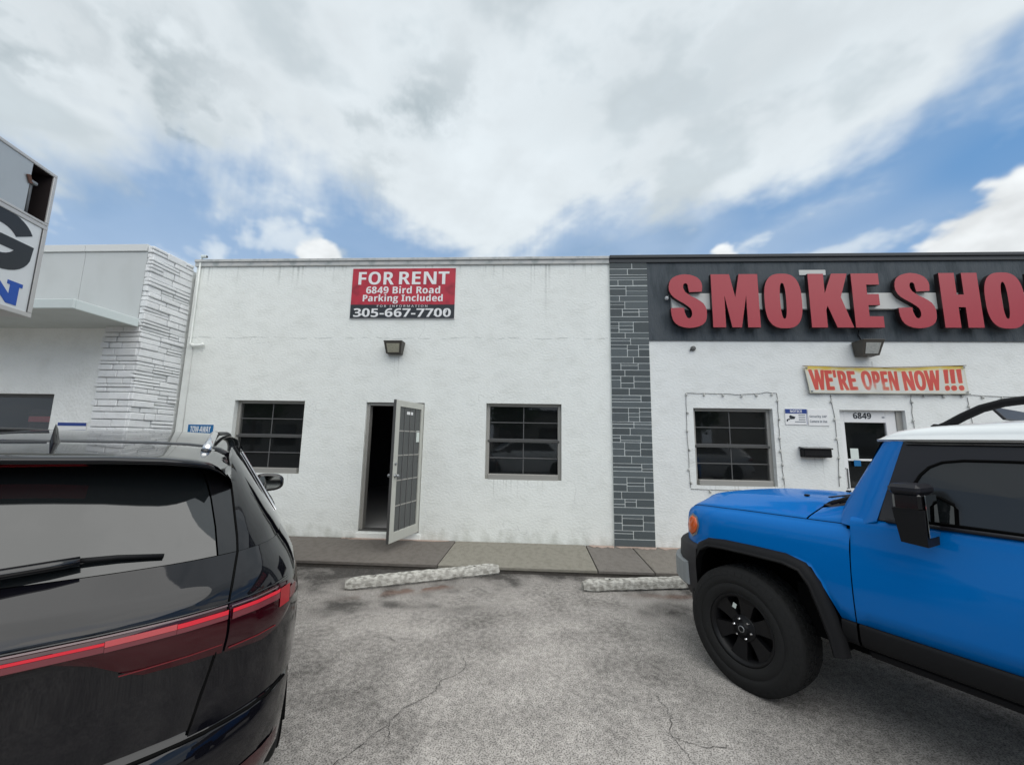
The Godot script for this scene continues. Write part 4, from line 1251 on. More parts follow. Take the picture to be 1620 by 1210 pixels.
func make_hanging_sign() -> void:
	var s := thing("pole_sign", "tall two panel sign box with black G and blue N, upper panel broken open", "sign", Vector3(-5.96, 0, 2.30), 0.0)
	# own axes: +x runs from the near end to the far end seen in the photograph, +z is the face that we see
	s.rotation.y = deg_to_rad(104.0)
	var L := -2.4
	var d := 0.30
	# steel posts outside the frame
	part("post", span_mesh(L + 0.55, L + 0.67, 0.0, 3.1, -0.21, -0.09), M.steel, s)
	# lower box
	var y0 := 3.0
	var y1 := 4.14
	var y2 := 4.82
	part("box", span_mesh(L, -0.02, y0, y1, -d, -0.012), M.sign_frame, s)
	part("frame", span_mesh(L, 0.0, y0 - 0.005, y0 + 0.05, -d, 0.012, 0.006), M.sign_frame, s)
	part("frame", span_mesh(L, 0.0, y1 - 0.05, y1 + 0.0, -d, 0.012, 0.006), M.sign_frame, s)
	part("frame", span_mesh(-0.055, 0.0, y0 + 0.05, y1 - 0.05, -d, 0.012, 0.006), M.sign_frame, s)
	part("face", span_mesh(L, -0.057, y0 + 0.052, y1 - 0.052, -0.011, 0.0), M.sign_face, s)
	part("frame_line", span_mesh(-0.062, -0.056, y0 + 0.05, y1 - 0.05, 0.0005, 0.010), M.frame_dark, s)
	# G and N
	var gp := PackedVector2Array()
	for k in 33:
		var g := deg_to_rad(lerpf(28.0, 342.0, k / 32.0))
		gp.append(Vector2(0.40 * signf(cos(g)) * pow(absf(cos(g)), 0.85), 0.335 * signf(sin(g)) * pow(absf(sin(g)), 0.85)))
	gp.append_array(PackedVector2Array([Vector2(0.40, 0.05), Vector2(0.02, 0.05), Vector2(0.02, -0.075), Vector2(0.19, -0.075)]))
	for k in 25:
		var g := deg_to_rad(lerpf(328.0, 30.0, k / 24.0))
		gp.append(Vector2(0.215 * cos(g), 0.165 * sin(g)))
	var gs := begin(false)
	extrude(gs, gp, 0.0, 0.004)
	part("lettering", finish(gs), M.print_black, s).position = Vector3(-0.515, 3.765, 0.0005)
	var np := PackedVector2Array()
	for v in [[0, 0], [0, 0.045], [0.035, 0.045], [0.035, 0.215], [0, 0.215], [0, 0.26], [0.155, 0.26], [0.31, 0.105], [0.31, 0.215], [0.275, 0.215], [0.275, 0.26], [0.445, 0.26], [0.445, 0.215], [0.41, 0.215], [0.41, 0], [0.295, 0], [0.13, 0.165], [0.13, 0.045], [0.165, 0.045], [0.165, 0]]:
		np.append(Vector2(v[0], v[1]))
	var ns := begin(false)
	extrude(ns, np, 0.0, 0.004)
	part("lettering", finish(ns), M.print_blue, s).position = Vector3(-0.60, 3.085, 0.0005)
	# upper box: grey face, its far end gone and the tubes showing
	part("frame", span_mesh(L, 0.0, y2 - 0.04, y2, -d, 0.012, 0.006), M.sign_frame, s)
	part("frame", span_mesh(L, 0.0, y1 + 0.004, y1 + 0.035, -d, 0.012, 0.006), M.sign_frame, s)
	part("frame", span_mesh(-0.045, 0.0, y1 + 0.035, y2 - 0.04, -d, 0.012, 0.006), M.sign_frame, s)
	part("back", span_mesh(L, -0.047, y1 + 0.037, y2 - 0.042, -d, -d + 0.02), M.sign_rust, s)
	part("face", span_mesh(L, -0.30, y1 + 0.037, y2 - 0.042, -0.012, 0.0), M.sign_face_grey, s)
	part("inner_lining", span_mesh(-0.05, -0.047, y1 + 0.037, y2 - 0.042, -d + 0.02, -0.004), M.sign_rust, s)
	part("inner_lining", span_mesh(-0.42, -0.05, y1 + 0.036, y1 + 0.040, -d + 0.02, -0.004), M.sign_rust, s)
	part("inner_lining", span_mesh(-0.42, -0.05, y2 - 0.046, y2 - 0.042, -d + 0.02, -0.004), M.sign_rust, s)
	for k in 2:
		var st := begin()
		tube(st, PackedVector3Array([Vector3(-0.14 - 0.10 * k, y1 + 0.06, -0.13), Vector3(-0.14 - 0.10 * k, y2 - 0.16, -0.13)]), 0.018, 10)
		part("tube", finish(st), M.tube, s)
	part("socket", span_mesh(-0.31, -0.22, y2 - 0.28, y2 - 0.24, -0.05, 0.02, 0.01), M.tube, s)
	var leaf := begin(false)
	box(leaf, Vector3(-0.32, y2 - 0.25, 0.012), Vector3(0.05, 0.10, 0.015), 0.006, Basis(Vector3.BACK, 0.5))
	part("bracket", finish(leaf), M.brown, s)

# ------------------------------------------------------------------ wheel stops
func make_wheel_stop(label: String, a: Vector3, b: Vector3, length: float) -> void:
	# a and b: foot of the side that looks at us, left and right
	var d := (b - a).normalized()
	var turn := atan2(-d.z, d.x)
	var s := thing("wheel_stop", label, "wheel stop", a, turn, "concrete wheel stops")
	var n := 30
	var rows := []
	for i in n + 1:
		var x := length * i / n
		var e := minf(x, length - x)
		var taper := smoothstep(-0.02, 0.10, e)
		var r := PackedVector3Array()
		var chip := func() -> float: return rng.randf_range(-0.0035, 0.0035)
		var hh := 0.105 * (0.80 + 0.20 * taper)
		for p in [[0.022, 0.0], [0.020, 0.014], [0.0, 0.020], [0.006, hh * 0.5], [0.016, hh * 0.86], [0.034, hh], [0.09, hh * 1.01], [0.14, hh], [0.158, hh * 0.86], [0.166, hh * 0.45], [0.172, 0.0]]:
			var inset: float = (1.0 - taper) * 0.035 * (1.0 if p[0] < 0.09 else -1.0)
			r.append(Vector3(x, p[1] + (chip.call() if p[1] > 0 else 0.0), -(p[0] + inset) + (chip.call() if p[1] > 0 else 0.0)))
		rows.append(r)
	var st := begin(false)
	var mid := func(c: Vector3) -> Vector3: return Vector3(c.x, 0.02, -0.086)
	grid(st, rows, mid)
	for e in [0, n]:
		var r: PackedVector3Array = rows[e]
		for k in r.size() - 1:
			tri(st, Vector3(r[0].x, 0.0, -0.086), r[k], r[k + 1], Vector3(-1 if e == 0 else 1, 0, 0))
	part("block", finish(st), M.stop, s)
	for x in [0.32, length - 0.32]:
		var h := begin()
		disc(h, Vector3(x, 0.1105, -0.086), Vector3.UP, 0.013, 12)
		part("pin_hole", finish(h), M.crack, s)

# ------------------------------------------------------------------ vehicles
# own axes of a vehicle: forward is -z, its left side is -x; V(u, y, w): u forward, w to the left
func V(u: float, y: float, w: float) -> Vector3:
	return Vector3(-w, y, -u)

func sweep(parent: Node, called: String, path: Array, r: float, m: Material, sides := 8, flat_y := 1.0) -> MeshInstance3D:
	return part(called, tube_mesh(path, r, sides, flat_y), m, parent)

func make_wheel(parent: Node, u: float, w: float, r: float, width: float, rim_r: float, out: float, lugs: bool, y_hub: float) -> void:
	# out: +1 left side, -1 right side; w is the outer face of the tyre
	var axis := Vector3(-out, 0, 0)
	var c := V(u, y_hub, w - out * width)        # inner face; the profile runs outward
	var wheel := Node3D.new()
	put(wheel, "wheel", parent)
	var st := begin()
	lathe(st, [Vector2(rim_r - 0.01, 0.03), Vector2(rim_r + 0.01, 0.008), Vector2(rim_r + 0.05, 0.0), Vector2(r - 0.055, 0.004), Vector2(r - 0.022, 0.018), Vector2(r - 0.004, 0.034), Vector2(r - 0.004, width - 0.034), Vector2(r - 0.022, width - 0.018), Vector2(r - 0.055, width - 0.004), Vector2(r - 0.075, width + 0.001), Vector2(rim_r + 0.075, width + 0.0005), Vector2(rim_r + 0.072, width - 0.003), Vector2(rim_r + 0.066, width - 0.003), Vector2(rim_r + 0.063, width), Vector2(rim_r + 0.03, width - 0.001), Vector2(rim_r + 0.012, width - 0.008), Vector2(rim_r + 0.002, width - 0.016), Vector2(rim_r - 0.008, width - 0.040)], c, axis, 64)
	part("tyre", finish(st), M.rubber, wheel)
	if lugs:
		var ts := begin(false)
		var n := 42
		var rows := [[0.032, 0.042, 0.0, 0.72], [0.078, 0.036, 0.5, 0.66], [0.117, 0.034, 0.2, 0.7], [0.154, 0.036, 0.7, 0.66], [0.193, 0.040, 0.35, 0.72]]
		for row in rows:
			for k in n:
				var a: float = TAU * (k + row[2]) / n
				var dv := Vector3(0, cos(a), sin(a))
				var tv := Vector3(0, -sin(a), cos(a))
				var shoulder: bool = row[0] < 0.04 or row[0] > 0.18
				var mid: Vector3 = c + axis * (row[0] + row[1] / 2) + dv * (r - 0.0075 - (0.004 if shoulder else 0.0))
				var skew := 0.25 if k % 2 == 0 else -0.15
				var bs := Basis(axis, dv, tv) * Basis(Vector3.UP, skew)
				box(ts, mid, Vector3(row[1] * (0.98 if k % 2 == 0 else 0.82), 0.016, TAU * r / n * row[3]), 0.0, bs)
		for k in n:
			var a: float = TAU * (k + 0.35) / n
			var dv := Vector3(0, cos(a), sin(a))
			var tv := Vector3(0, -sin(a), cos(a))
			box(ts, c + axis * (width - 0.0115) + dv * (r - 0.041), Vector3(0.007, 0.030, TAU * r / n * 0.6), 0.0, Basis(axis, dv, tv) * Basis(Vector3.BACK, 0.40))
		part("tread", finish(ts), M.rubber, wheel)
	# rim: barrel, dish with six broad spokes, lip
	var rs := begin()
	lathe(rs, [Vector2(rim_r - 0.02, 0.05), Vector2(rim_r - 0.03, width - 0.05), Vector2(rim_r - 0.012, width - 0.034), Vector2(rim_r + 0.002, width - 0.022), Vector2(rim_r + 0.005, width - 0.014), Vector2(rim_r - 0.012, width - 0.018), Vector2(rim_r - 0.026, width - 0.045)], c, axis, 48)
	disc(rs, c + axis * 0.07, axis, rim_r - 0.02, 36)
	part("rim", finish(rs), M.rim_black, wheel)
	var face := width - 0.052
	var ss := begin(false)
	for k in 6:
		var a := TAU * (k + 0.18) / 6.0
		var poly := PackedVector2Array()
		for p in [[0.05, -0.030], [rim_r * 0.52, -0.040], [rim_r * 0.80, -0.055], [rim_r - 0.022, -0.078], [rim_r - 0.022, 0.078], [rim_r * 0.80, 0.055], [rim_r * 0.52, 0.040], [0.05, 0.030]]:
			poly.append(Vector2(p[0], p[1]))
		var bs := Basis(Vector3(0, cos(a), sin(a)), Vector3(0, -sin(a), cos(a)), axis)
		var n0 := poly.size()
		for z in [[face, axis], [face - 0.05, -axis]]:
			for i in [[0, 1, 6, 7], [1, 2, 5, 6], [2, 3, 4, 5]]:
				var q := []
				for j in i:
					var zz: float = z[0] + (0.012 if poly[j].x > rim_r * 0.7 else (0.0 if poly[j].x > 0.06 else -0.004))
					q.append(c + bs.x * poly[j].x + bs.y * poly[j].y + axis * zz)
				quad(ss, q[0], q[1], q[2], q[3], z[1])
		for i in n0:
			var p := poly[i]
			var q := poly[(i + 1) % n0]
			var d := (q - p).orthogonal()
			var pa := c + bs.x * p.x + bs.y * p.y
			var qa := c + bs.x * q.x + bs.y * q.y
			var zp := face + (0.012 if p.x > rim_r * 0.7 else 0.0)
			var zq := face + (0.012 if q.x > rim_r * 0.7 else 0.0)
			var m2 := (p + q) / 2 - Vector2(rim_r * 0.5, 0)
			quad(ss, pa + axis * (face - 0.05), qa + axis * (face - 0.05), qa + axis * zq, pa + axis * zp, bs.x * m2.x + bs.y * m2.y)
	part("spokes", finish(ss), M.rim_black, wheel)
	var hs := begin()
	lathe(hs, [Vector2(0.085, face - 0.03), Vector2(0.085, face - 0.002), Vector2(0.078, face + 0.004), Vector2(0.042, face + 0.005), Vector2(0.040, face + 0.020), Vector2(0.034, face + 0.026), Vector2(0.0, face + 0.027)], c, axis, 28)
	part("hub", finish(hs), M.rim_black, wheel)
	var es := begin()
	lathe(es, [Vector2(0.021, face + 0.0275), Vector2(0.023, face + 0.030), Vector2(0.016, face + 0.030)], c, axis, 20)
	part("emblem", finish(es), M.steel, wheel)
	for k in 6:
		var a := TAU * (k + 0.68) / 6.0
		var ns := begin(false)
		lathe(ns, [Vector2(0.010, face), Vector2(0.010, face + 0.016), Vector2(0.006, face + 0.022), Vector2(0.0, face + 0.023)], c + Vector3(0, cos(a), sin(a)) * 0.062, axis, 6)
		part("lug_nut", finish(ns), M.chrome, wheel)

# ---- blue off-road vehicle; origin on the ground below the front axle
const SIDE_W := [[0.50, 0.872], [0.675, 0.890], [0.80, 0.902], [0.95, 0.903], [1.05, 0.893], [1.12, 0.878], [1.20, 0.865], [1.26, 0.858]]
const ARCH_LOW := [[-3.62, 0.62], [-3.36, 0.655], [-3.30, 0.66], [-3.22, 0.80], [-3.14, 0.92], [-3.06, 0.945], [-2.32, 0.945], [-2.24, 0.92], [-2.16, 0.80], [-2.08, 0.66], [-2.02, 0.675], [-0.66, 0.675], [-0.60, 0.675], [-0.535, 0.80], [-0.465, 0.92], [-0.385, 0.945], [0.22, 0.935], [0.33, 0.88], [0.43, 0.80], [0.8, 0.80]]
const NOSE := [[0.15, 1.0], [0.27, 0.985], [0.36, 0.955], [0.43, 0.918], [0.50, 0.862], [0.56, 0.795], [0.61, 0.72], [0.65, 0.64], [0.69, 0.55]]

func nose(u: float) -> float:
	return curve_at(NOSE, u)

func hood_drop(u: float) -> float:
	return curve_at([[-0.62, -0.020], [-0.40, -0.012], [0.0, 0.0], [0.30, 0.016], [0.45, 0.034], [0.55, 0.060], [0.63, 0.10], [0.69, 0.16]], u)

func fj_side(u: float, y: float) -> Vector3:
	return V(u, y, curve_at(SIDE_W, y) * nose(u))

# profile over the fender and hood, from the shoulder to the middle
const HOOD := [[1.060, 0.892], [1.105, 0.880], [1.140, 0.858], [1.162, 0.830], [1.178, 0.790], [1.196, 0.742], [1.214, 0.67], [1.236, 0.58], [1.264, 0.48], [1.276, 0.40], [1.280, 0.2], [1.282, 0.0]]

func fj_hood(u: float, i: int) -> Vector3:
	return V(u, HOOD[i][0] - hood_drop(u) * (0.4 + 0.6 * smoothstep(1.06, 1.25, HOOD[i][0])), HOOD[i][1] * nose(u))

func mirrored(rows: Array) -> Array:
	var out := []
	for r in rows:
		var q := PackedVector3Array()
		for p in r:
			q.append(Vector3(-p.x, p.y, p.z))
		out.append(q)
	return out

func steps(a: float, b: float, n: int) -> PackedFloat32Array:
	var out := PackedFloat32Array()
	for i in n + 1:
		out.append(lerpf(a, b, float(i) / n))
	return out

func make_blue_suv() -> void:
	var car := thing("blue_suv", "bright blue boxy off-road car with white roof and black wheels", "car", Vector3(2.237, 0, 2.997), deg_to_rad(32.0))
	var inner := func(c: Vector3) -> Vector3: return Vector3(c.x * 0.5, 0.75, c.z)
	var inner_top := func(c: Vector3) -> Vector3: return Vector3(c.x * 0.75, 0.6, c.z)
	# ---- fenders
	var us := PackedFloat32Array([-0.6665, -0.62, -0.60, -0.57, -0.535, -0.50, -0.465, -0.425, -0.385, -0.25, -0.1, 0.05, 0.15, 0.22, 0.28, 0.33, 0.38, 0.43, 0.48, 0.53, 0.58, 0.62, 0.65, 0.69])
	var rows := []
	for u in us:
		var low := curve_at(ARCH_LOW, u)
		var r := PackedVector3Array()
		r.append(fj_side(u, low) + Vector3(0.03, 0, 0))
		for t in [0.0, 0.2, 0.4, 0.6, 0.8]:
			r.append(fj_side(u, lerpf(low, 1.06 - hood_drop(u) * 0.4, t)))
		for i in 5:
			r.append(fj_hood(u, i))
		r.append(fj_hood(u, 4) + Vector3(0, -0.02, 0))
		rows.append(r)
	part("fender", grid_mesh(rows, inner), M.blue_paint, car)
	part("fender", grid_mesh(mirrored(rows), inner), M.blue_paint, car)
	# ---- hood
	rows = []
	for u in steps(-0.40, 0.69, 22):
		var r := PackedVector3Array()
		var e := fj_hood(u, 4).lerp(fj_hood(u, 5), 0.24)
		r.append(e + Vector3(0, -0.025, 0))
		r.append(e)
		for i in range(5, 12):
			r.append(fj_hood(u, i))
		for i in range(10, 4, -1):
			var p := fj_hood(u, i)
			r.append(Vector3(-p.x, p.y, p.z))
		r.append(Vector3(-e.x, e.y, e.z))
		r.append(Vector3(-e.x, e.y - 0.025, e.z))
		rows.append(r)
	part("hood", grid_mesh(rows, inner_top), M.blue_paint, car)
	for sg in [1.0, -1.0]:
		var seam := []
		for u in steps(-0.655, 0.66, 20):
			var p := fj_hood(u, 4).lerp(fj_hood(u, 5), 0.10)
			seam.append(Vector3(p.x * sg, p.y - 0.001, p.z))
		sweep(car, "hood_gap", seam, 0.003, M.dark, 6)
	# ---- cowl between hood and windshield: painted at the sides, black grille between
	for sg in [1.0, -1.0]:
		rows = []
		for u in steps(-0.412, -0.63, 6):
			var k: float = inverse_lerp(-0.412, -0.63, u)
			var r := PackedVector3Array()
			var e := fj_hood(u, 4).lerp(fj_hood(u, 5), 0.24)
			r.append(e + Vector3(0, -0.02, 0))
			r.append(e)
			r.append(fj_hood(u, 5) + Vector3(0, 0.012 * k, 0))
			r.append(fj_hood(u, 6) + Vector3(0, 0.030 * k, 0))
			r.append(fj_hood(u, 7) + Vector3(0, 0.045 * k, 0))
			rows.append(r)
		part("cowl_side", grid_mesh(rows if sg > 0 else mirrored(rows), inner_top), M.blue_paint, car)
	rows = []
	for u in steps(-0.412, -0.66, 3):
		var r := PackedVector3Array()
		for w in [0.58, 0.4, 0.2, 0.0, -0.2, -0.4, -0.58]:
			r.append(V(u, 1.262 + 0.02 * (1.0 - absf(w)) - 0.02 * sin(PI * inverse_lerp(-0.412, -0.66, u)), w))
		rows.append(r)
	part("cowl_grille", grid_mesh(rows, inner_top), M.black_plastic, car)
	# dark shell under the gaps
	var ds := begin(false)
	for sg in [1.0, -1.0]:
		for seg in [[-0.64, -3.6, 0.66, 1.20, 0.83]]:
			box(ds, V((seg[0] + seg[1]) / 2, (seg[2] + seg[3]) / 2, sg * (seg[4] - 0.02)), Vector3(0.04, seg[3] - seg[2], absf(seg[1] - seg[0])))
		box(ds, V(-0.2, 1.125, sg * 0.72), Vector3(0.16, 0.06, 0.9))
	box(ds, V(-1.9, 0.62, 0), Vector3(1.50, 0.30, 3.2))
	box(ds, V(-0.1, 0.80, 0), Vector3(1.02, 0.55, 1.2))
	box(ds, V(-0.42, 1.10, 0), Vector3(1.5, 0.1, 0.12))
	part("underbody", finish(ds), M.dark, car)
	# ---- front face
	var fs := begin()
	var prof := []
	for y in [0.72, 0.80, 0.92, 1.0]:
		prof.append(fj_side(0.69, y))
	for i in 12:
		prof.append(fj_hood(0.69, i))
	for i in prof.size() - 1:
		for sg in [1.0, -1.0]:
			var a: Vector3 = prof[i]
			var b: Vector3 = prof[i + 1]
			tri(fs, Vector3(a.x * sg, a.y, a.z), Vector3(b.x * sg, b.y, b.z), V(0.71, 0.92, 0), Vector3(0, 0, -1))
	tri(fs, prof[0], Vector3(-prof[0].x, prof[0].y, prof[0].z), V(0.71, 0.92, 0), Vector3(0, 0, -1))
	part("front_panel", finish(fs), M.blue_paint, car)
	part("grille", box_mesh(V(0.715, 0.965, 0), Vector3(0.96, 0.17, 0.03), 0.012), M.sign_white, car)
	part("grille_mesh", box_mesh(V(0.725, 0.965, 0), Vector3(0.56, 0.11, 0.03), 0.01), M.black_plastic, car)
	for sg in [1.0, -1.0]:
		var hl := begin()
		lathe(hl, [Vector2(0.09, 0.0), Vector2(0.09, 0.035), Vector2(0.06, 0.05), Vector2(0.0, 0.055)], V(0.715, 0.965, sg * 0.36), Vector3(0, 0, -1), 24)
		part("headlight", finish(hl), M.clear_lens, car)
		# turn lamp wrapped round the corner
		rows = []
		var grey := []
		for k in 9:
			var t := k / 8.0
			var r := PackedVector3Array()
			var g := PackedVector3Array()
			for j in 9:
				var a := TAU * j / 8.0
				var rr := sin(PI * 0.5 * (1.0 - t))
				var uu := 0.432 + 0.076 * cos(a) * rr
				var yy := 1.003 + (0.074 * sin(a) - 0.012 * cos(a)) * rr
				var p := fj_side(uu, yy)
				r.append(p + Vector3(-0.024 * sqrt(t) - 0.004, 0, -0.010 * t))
				var p2 := fj_side(0.432 + 0.092 * cos(a) * (1.0 if k == 0 else rr * 1.0), 1.003 + (0.092 * sin(a) - 0.012 * cos(a)))
				g.append(p2 + Vector3(-0.003, 0, 0) if k == 0 else p + Vector3(-0.006, 0, 0))
			rows.append(r)
			if k < 2:
				grey.append(g)
		var mid := func(c: Vector3) -> Vector3: return Vector3(c.x * 0.8, 1.0, -0.42)
		part("turn_lamp", grid_mesh(rows if sg > 0 else mirrored(rows), mid), M.orange_lens, car)
		part("lamp_bezel", grid_mesh(grey if sg > 0 else mirrored(grey), mid), M.steel, car)
	# ---- front bumper: black body with shelf, silver bar
	var outer := [[0.34, 0.915], [0.43, 0.885], [0.54, 0.815], [0.64, 0.715], [0.71, 0.60], [0.755, 0.44], [0.77, 0.2], [0.775, 0.0]]
	rows = []
	for sg in [1, -1]:
		var list := outer.duplicate()
		if sg < 0:
			list.reverse()
		for o in list:
			if sg < 0 and o[1] == 0.0:
				continue
			var w: float = o[1] * sg
			rows.append(PackedVector3Array([V(o[0] * 0.62, 0.875, w * 0.86), V(o[0] - 0.035, 0.872, w * 0.975), V(o[0], 0.845, w), V(o[0] + 0.01, 0.72, w), V(o[0], 0.55, w), V(o[0] - 0.03, 0.46, w * 0.97), V(o[0] * 0.6, 0.44, w * 0.86)]))
	var bmid := func(c: Vector3) -> Vector3: return Vector3(c.x * 0.7, 0.66, -0.3)
	part("front_bumper", grid_mesh(rows, bmid), M.grey_plastic, car)
	rows = []
	var bar := [[0.455, 0.892], [0.50, 0.876], [0.575, 0.830], [0.665, 0.755], [0.745, 0.64], [0.80, 0.48], [0.82, 0.2], [0.825, 0.0]]
	for sg in [1, -1]:
		var list := bar.duplicate()
		if sg < 0:
			list.reverse()
		for o in list:
			if sg < 0 and o[1] == 0.0:
				continue
			var w: float = o[1] * sg
			rows.append(PackedVector3Array([V(o[0] - 0.06, 0.722, w * 0.94), V(o[0] - 0.010, 0.722, w), V(o[0], 0.712, w * 1.003), V(o[0], 0.56, w * 1.003), V(o[0] - 0.010, 0.548, w), V(o[0] - 0.06, 0.545, w * 0.94)]))
	var bs2 := begin(false)
	grid(bs2, rows, bmid)
	for e in [0, rows.size() - 1]:
		var r: PackedVector3Array = rows[e]
		for k in range(1, r.size() - 1):
			tri(bs2, r[0], r[k], r[k + 1], Vector3(-1 if e == 0 else 1, 0, 0.3))
	part("bumper_bar", finish(bs2), M.bumper_silver, car)
	# ---- fender flares and wheel wells, front and rear
	for ax in [[0.0, 1.0], [-2.69, -1.0]]:
		for sg in [1.0, -1.0]:
			var path := [[0.40, 0.44], [0.392, 0.60], [0.355, 0.76], [0.30, 0.845], [0.22, 0.887], [0.10, 0.900], [-0.12, 0.905], [-0.32, 0.905], [-0.405, 0.885], [-0.455, 0.82], [-0.50, 0.70], [-0.545, 0.56], [-0.565, 0.46]]
			if ax[1] < 0:
				path = [[0.565, 0.46], [0.545, 0.56], [0.50, 0.70], [0.455, 0.82], [0.405, 0.885], [0.32, 0.905], [0.1, 0.905], [-0.2, 0.905], [-0.36, 0.895], [-0.42, 0.85], [-0.47, 0.74], [-0.52, 0.60], [-0.545, 0.48]]
			var flare := []
			var well := []
			for i in path.size():
				var p := Vector2(path[i][0], path[i][1])
				var t := Vector2(path[mini(i + 1, path.size() - 1)][0] - path[maxi(i - 1, 0)][0], path[mini(i + 1, path.size() - 1)][1] - path[maxi(i - 1, 0)][1]).normalized()
				var n := Vector2(t.y, -t.x)
				if n.dot(p - Vector2(-0.05, 0.4)) < 0:
					n = -n
				var f := func(off: float, w: float) -> Vector3:
					var q := p + n * off
					var uu: float = q.x + ax[0]
					return V(uu, q.y, (w * (nose(uu) if uu > 0.2 else 1.0)) * sg)
				flare.append(PackedVector3Array([f.call(0.066, 0.885), f.call(0.062, 0.915), f.call(0.048, 0.936), f.call(0.026, 0.948), f.call(0.008, 0.952), f.call(0.0, 0.950), f.call(-0.004, 0.925), f.call(0.004, 0.86)]))
				well.append(PackedVector3Array([f.call(0.004, 0.88), f.call(0.02, 0.52)]))
			var fm := func(c: Vector3) -> Vector3: return Vector3(c.x * 0.93, 0.45, -ax[0])
			part("fender_flare", grid_mesh(flare, fm), M.black_plastic, car)
			var wm := func(c: Vector3) -> Vector3: return Vector3(c.x, 3.0, c.z)
			part("wheel_well", grid_mesh(well, wm), M.dark, car)
	# inner walls of the wheel wells
	for u in [0.0, -2.69]:
		for sg in [1.0, -1.0]:
			part("wheel_well", box_mesh(V(u - 0.06, 0.66, sg * 0.50), Vector3(0.03, 0.56, 1.1)), M.dark, car)
	# ---- doors and rear sides: painted skin from the sill to the waist
	for sg in [1.0, -1.0]:
		for seg in [["door", -0.6725, -1.72, 20], ["rear_side", -1.732, -3.62, 34]]:
			rows = []
			for u in steps(seg[1], seg[2], seg[3]):
				var low := curve_at(ARCH_LOW, u) if seg[0] == "rear_side" else 0.675
				var r := PackedVector3Array()
				var top := 1.247 + 0.014 * smoothstep(-0.7, -1.6, u)
				r.append(fj_side(u, low) + Vector3(0.02, -0.002, 0))
				for t in [0.0, 0.15, 0.3, 0.45, 0.6, 0.75, 0.88, 0.96]:
					r.append(fj_side(u, lerpf(low, top, t)))
				r.append(fj_side(u, top) + Vector3(0.012, 0.002, 0))
				r.append(fj_side(u, top) + Vector3(0.035, 0.002, 0))
				rows.append(r)
			part(seg[0], grid_mesh(rows if sg > 0 else mirrored(rows), inner), M.blue_paint, car)
		# black rocker below the door and behind the front wheel
		for seg in [[-0.60, -0.672, 1], [-0.684, -2.10, 12]]:
			rows = []
			for u in steps(seg[0], seg[1], seg[2]):
				rows.append(PackedVector3Array([V(u, 0.672, 0.84), V(u, 0.672, 0.898), V(u, 0.655, 0.902), V(u, 0.585, 0.896), V(u, 0.555, 0.880), V(u, 0.54, 0.85), V(u, 0.53, 0.74)]))
			part("rocker_panel", grid_mesh(rows if sg > 0 else mirrored(rows), func(c: Vector3) -> Vector3: return Vector3(c.x * 0.7, 0.58, c.z)), M.black_plastic, car)
		part("rocker_step", box_mesh(V(-1.35, 0.50, sg * 0.74), Vector3(0.12, 0.045, 1.35), 0.012), M.black_plastic, car)
		# ---- pillar, painted
		var pr := []
		for t in [0.0, 0.15, 0.35, 0.6, 0.85, 1.0]:
			var a := V(-0.600, 1.322, 0.700).lerp(V(-0.800, 1.700, 0.655), t)
			var b := V(-0.735, 1.262, 0.842).lerp(V(-0.868, 1.697, 0.722), t)
			var c := V(-0.800, 1.256, 0.858).lerp(V(-0.912, 1.697, 0.730), t)
			var e := V(-0.62, 1.26, 0.785).lerp(V(-0.825, 1.700, 0.700), t)
			pr.append(PackedVector3Array([a + Vector3(0.03, 0, -0.0), a, e, b, c, c + Vector3(0.03, 0, 0)]))
		pr.push_front(PackedVector3Array([V(-0.575, 1.27, 0.70), V(-0.582, 1.27, 0.715), V(-0.606, 1.20, 0.806), V(-0.676, 1.20, 0.862), V(-0.80, 1.245, 0.862), V(-0.80, 1.245, 0.83)]))
		part("windshield_pillar", grid_mesh(pr if sg > 0 else mirrored(pr), func(c: Vector3) -> Vector3: return Vector3(c.x * 0.8, c.y - 0.1, c.z + 0.4)), M.blue_paint, car)
		# ---- black glasshouse and its glass
		rows = []
		for k in 15:
			var t := k / 14.0
			var a := V(lerpf(-0.802, -3.50, t), 1.255 + 0.012 * smoothstep(0.0, 0.3, t), 0.852)
			var b := V(lerpf(-0.914, -3.46, t), 1.698, 0.728)
			var r := PackedVector3Array()
			r.append(a + Vector3(0.04, 0, 0))
			for q in [0.0, 0.33, 0.66, 0.93, 1.0]:
				r.append(a.lerp(b, q) + Vector3(-0.010 * sin(PI * q), 0, 0))
			rows.append(r)
		part("glasshouse", grid_mesh(rows if sg > 0 else mirrored(rows), inner), M.trim_satin, car)
		# glass with a rounded upper front corner
		var out := PackedVector2Array([Vector2(-0.880, 0.04), Vector2(-0.960, 0.46), Vector2(-0.985, 0.58), Vector2(-1.02, 0.68), Vector2(-1.07, 0.745), Vector2(-1.15, 0.775), Vector2(-1.30, 0.78), Vector2(-1.60, 0.775), Vector2(-1.75, 0.77), Vector2(-1.78, 0.74), Vector2(-1.78, 0.04)])
		var on := func(p: Vector2, lift: float) -> Vector3:
			var q := V(p.x, lerpf(1.262, 1.698, p.y), lerpf(0.852, 0.728, p.y) + 0.010 * sin(PI * p.y) + lift)
			return q if sg > 0 else Vector3(-q.x, q.y, q.z)
		var gs := begin(false)
		var cx := Vector2(-1.3, 0.4)
		for i in out.size():
			tri(gs, on.call(cx, 0.004), on.call(out[i], 0.004), on.call(out[(i + 1) % out.size()], 0.004), Vector3(-sg, 0.1, 0))
		part("side_window", finish(gs), M.tint_glass, car)
		var seal := []
		for p in out:
			seal.append(on.call(p, 0.006))
		seal.append(on.call(out[0], 0.006))
		sweep(car, "window_seal", seal, 0.0075, M.dark, 6)
		# quarter glass shape seen behind the mirror
		var qs := begin(false)
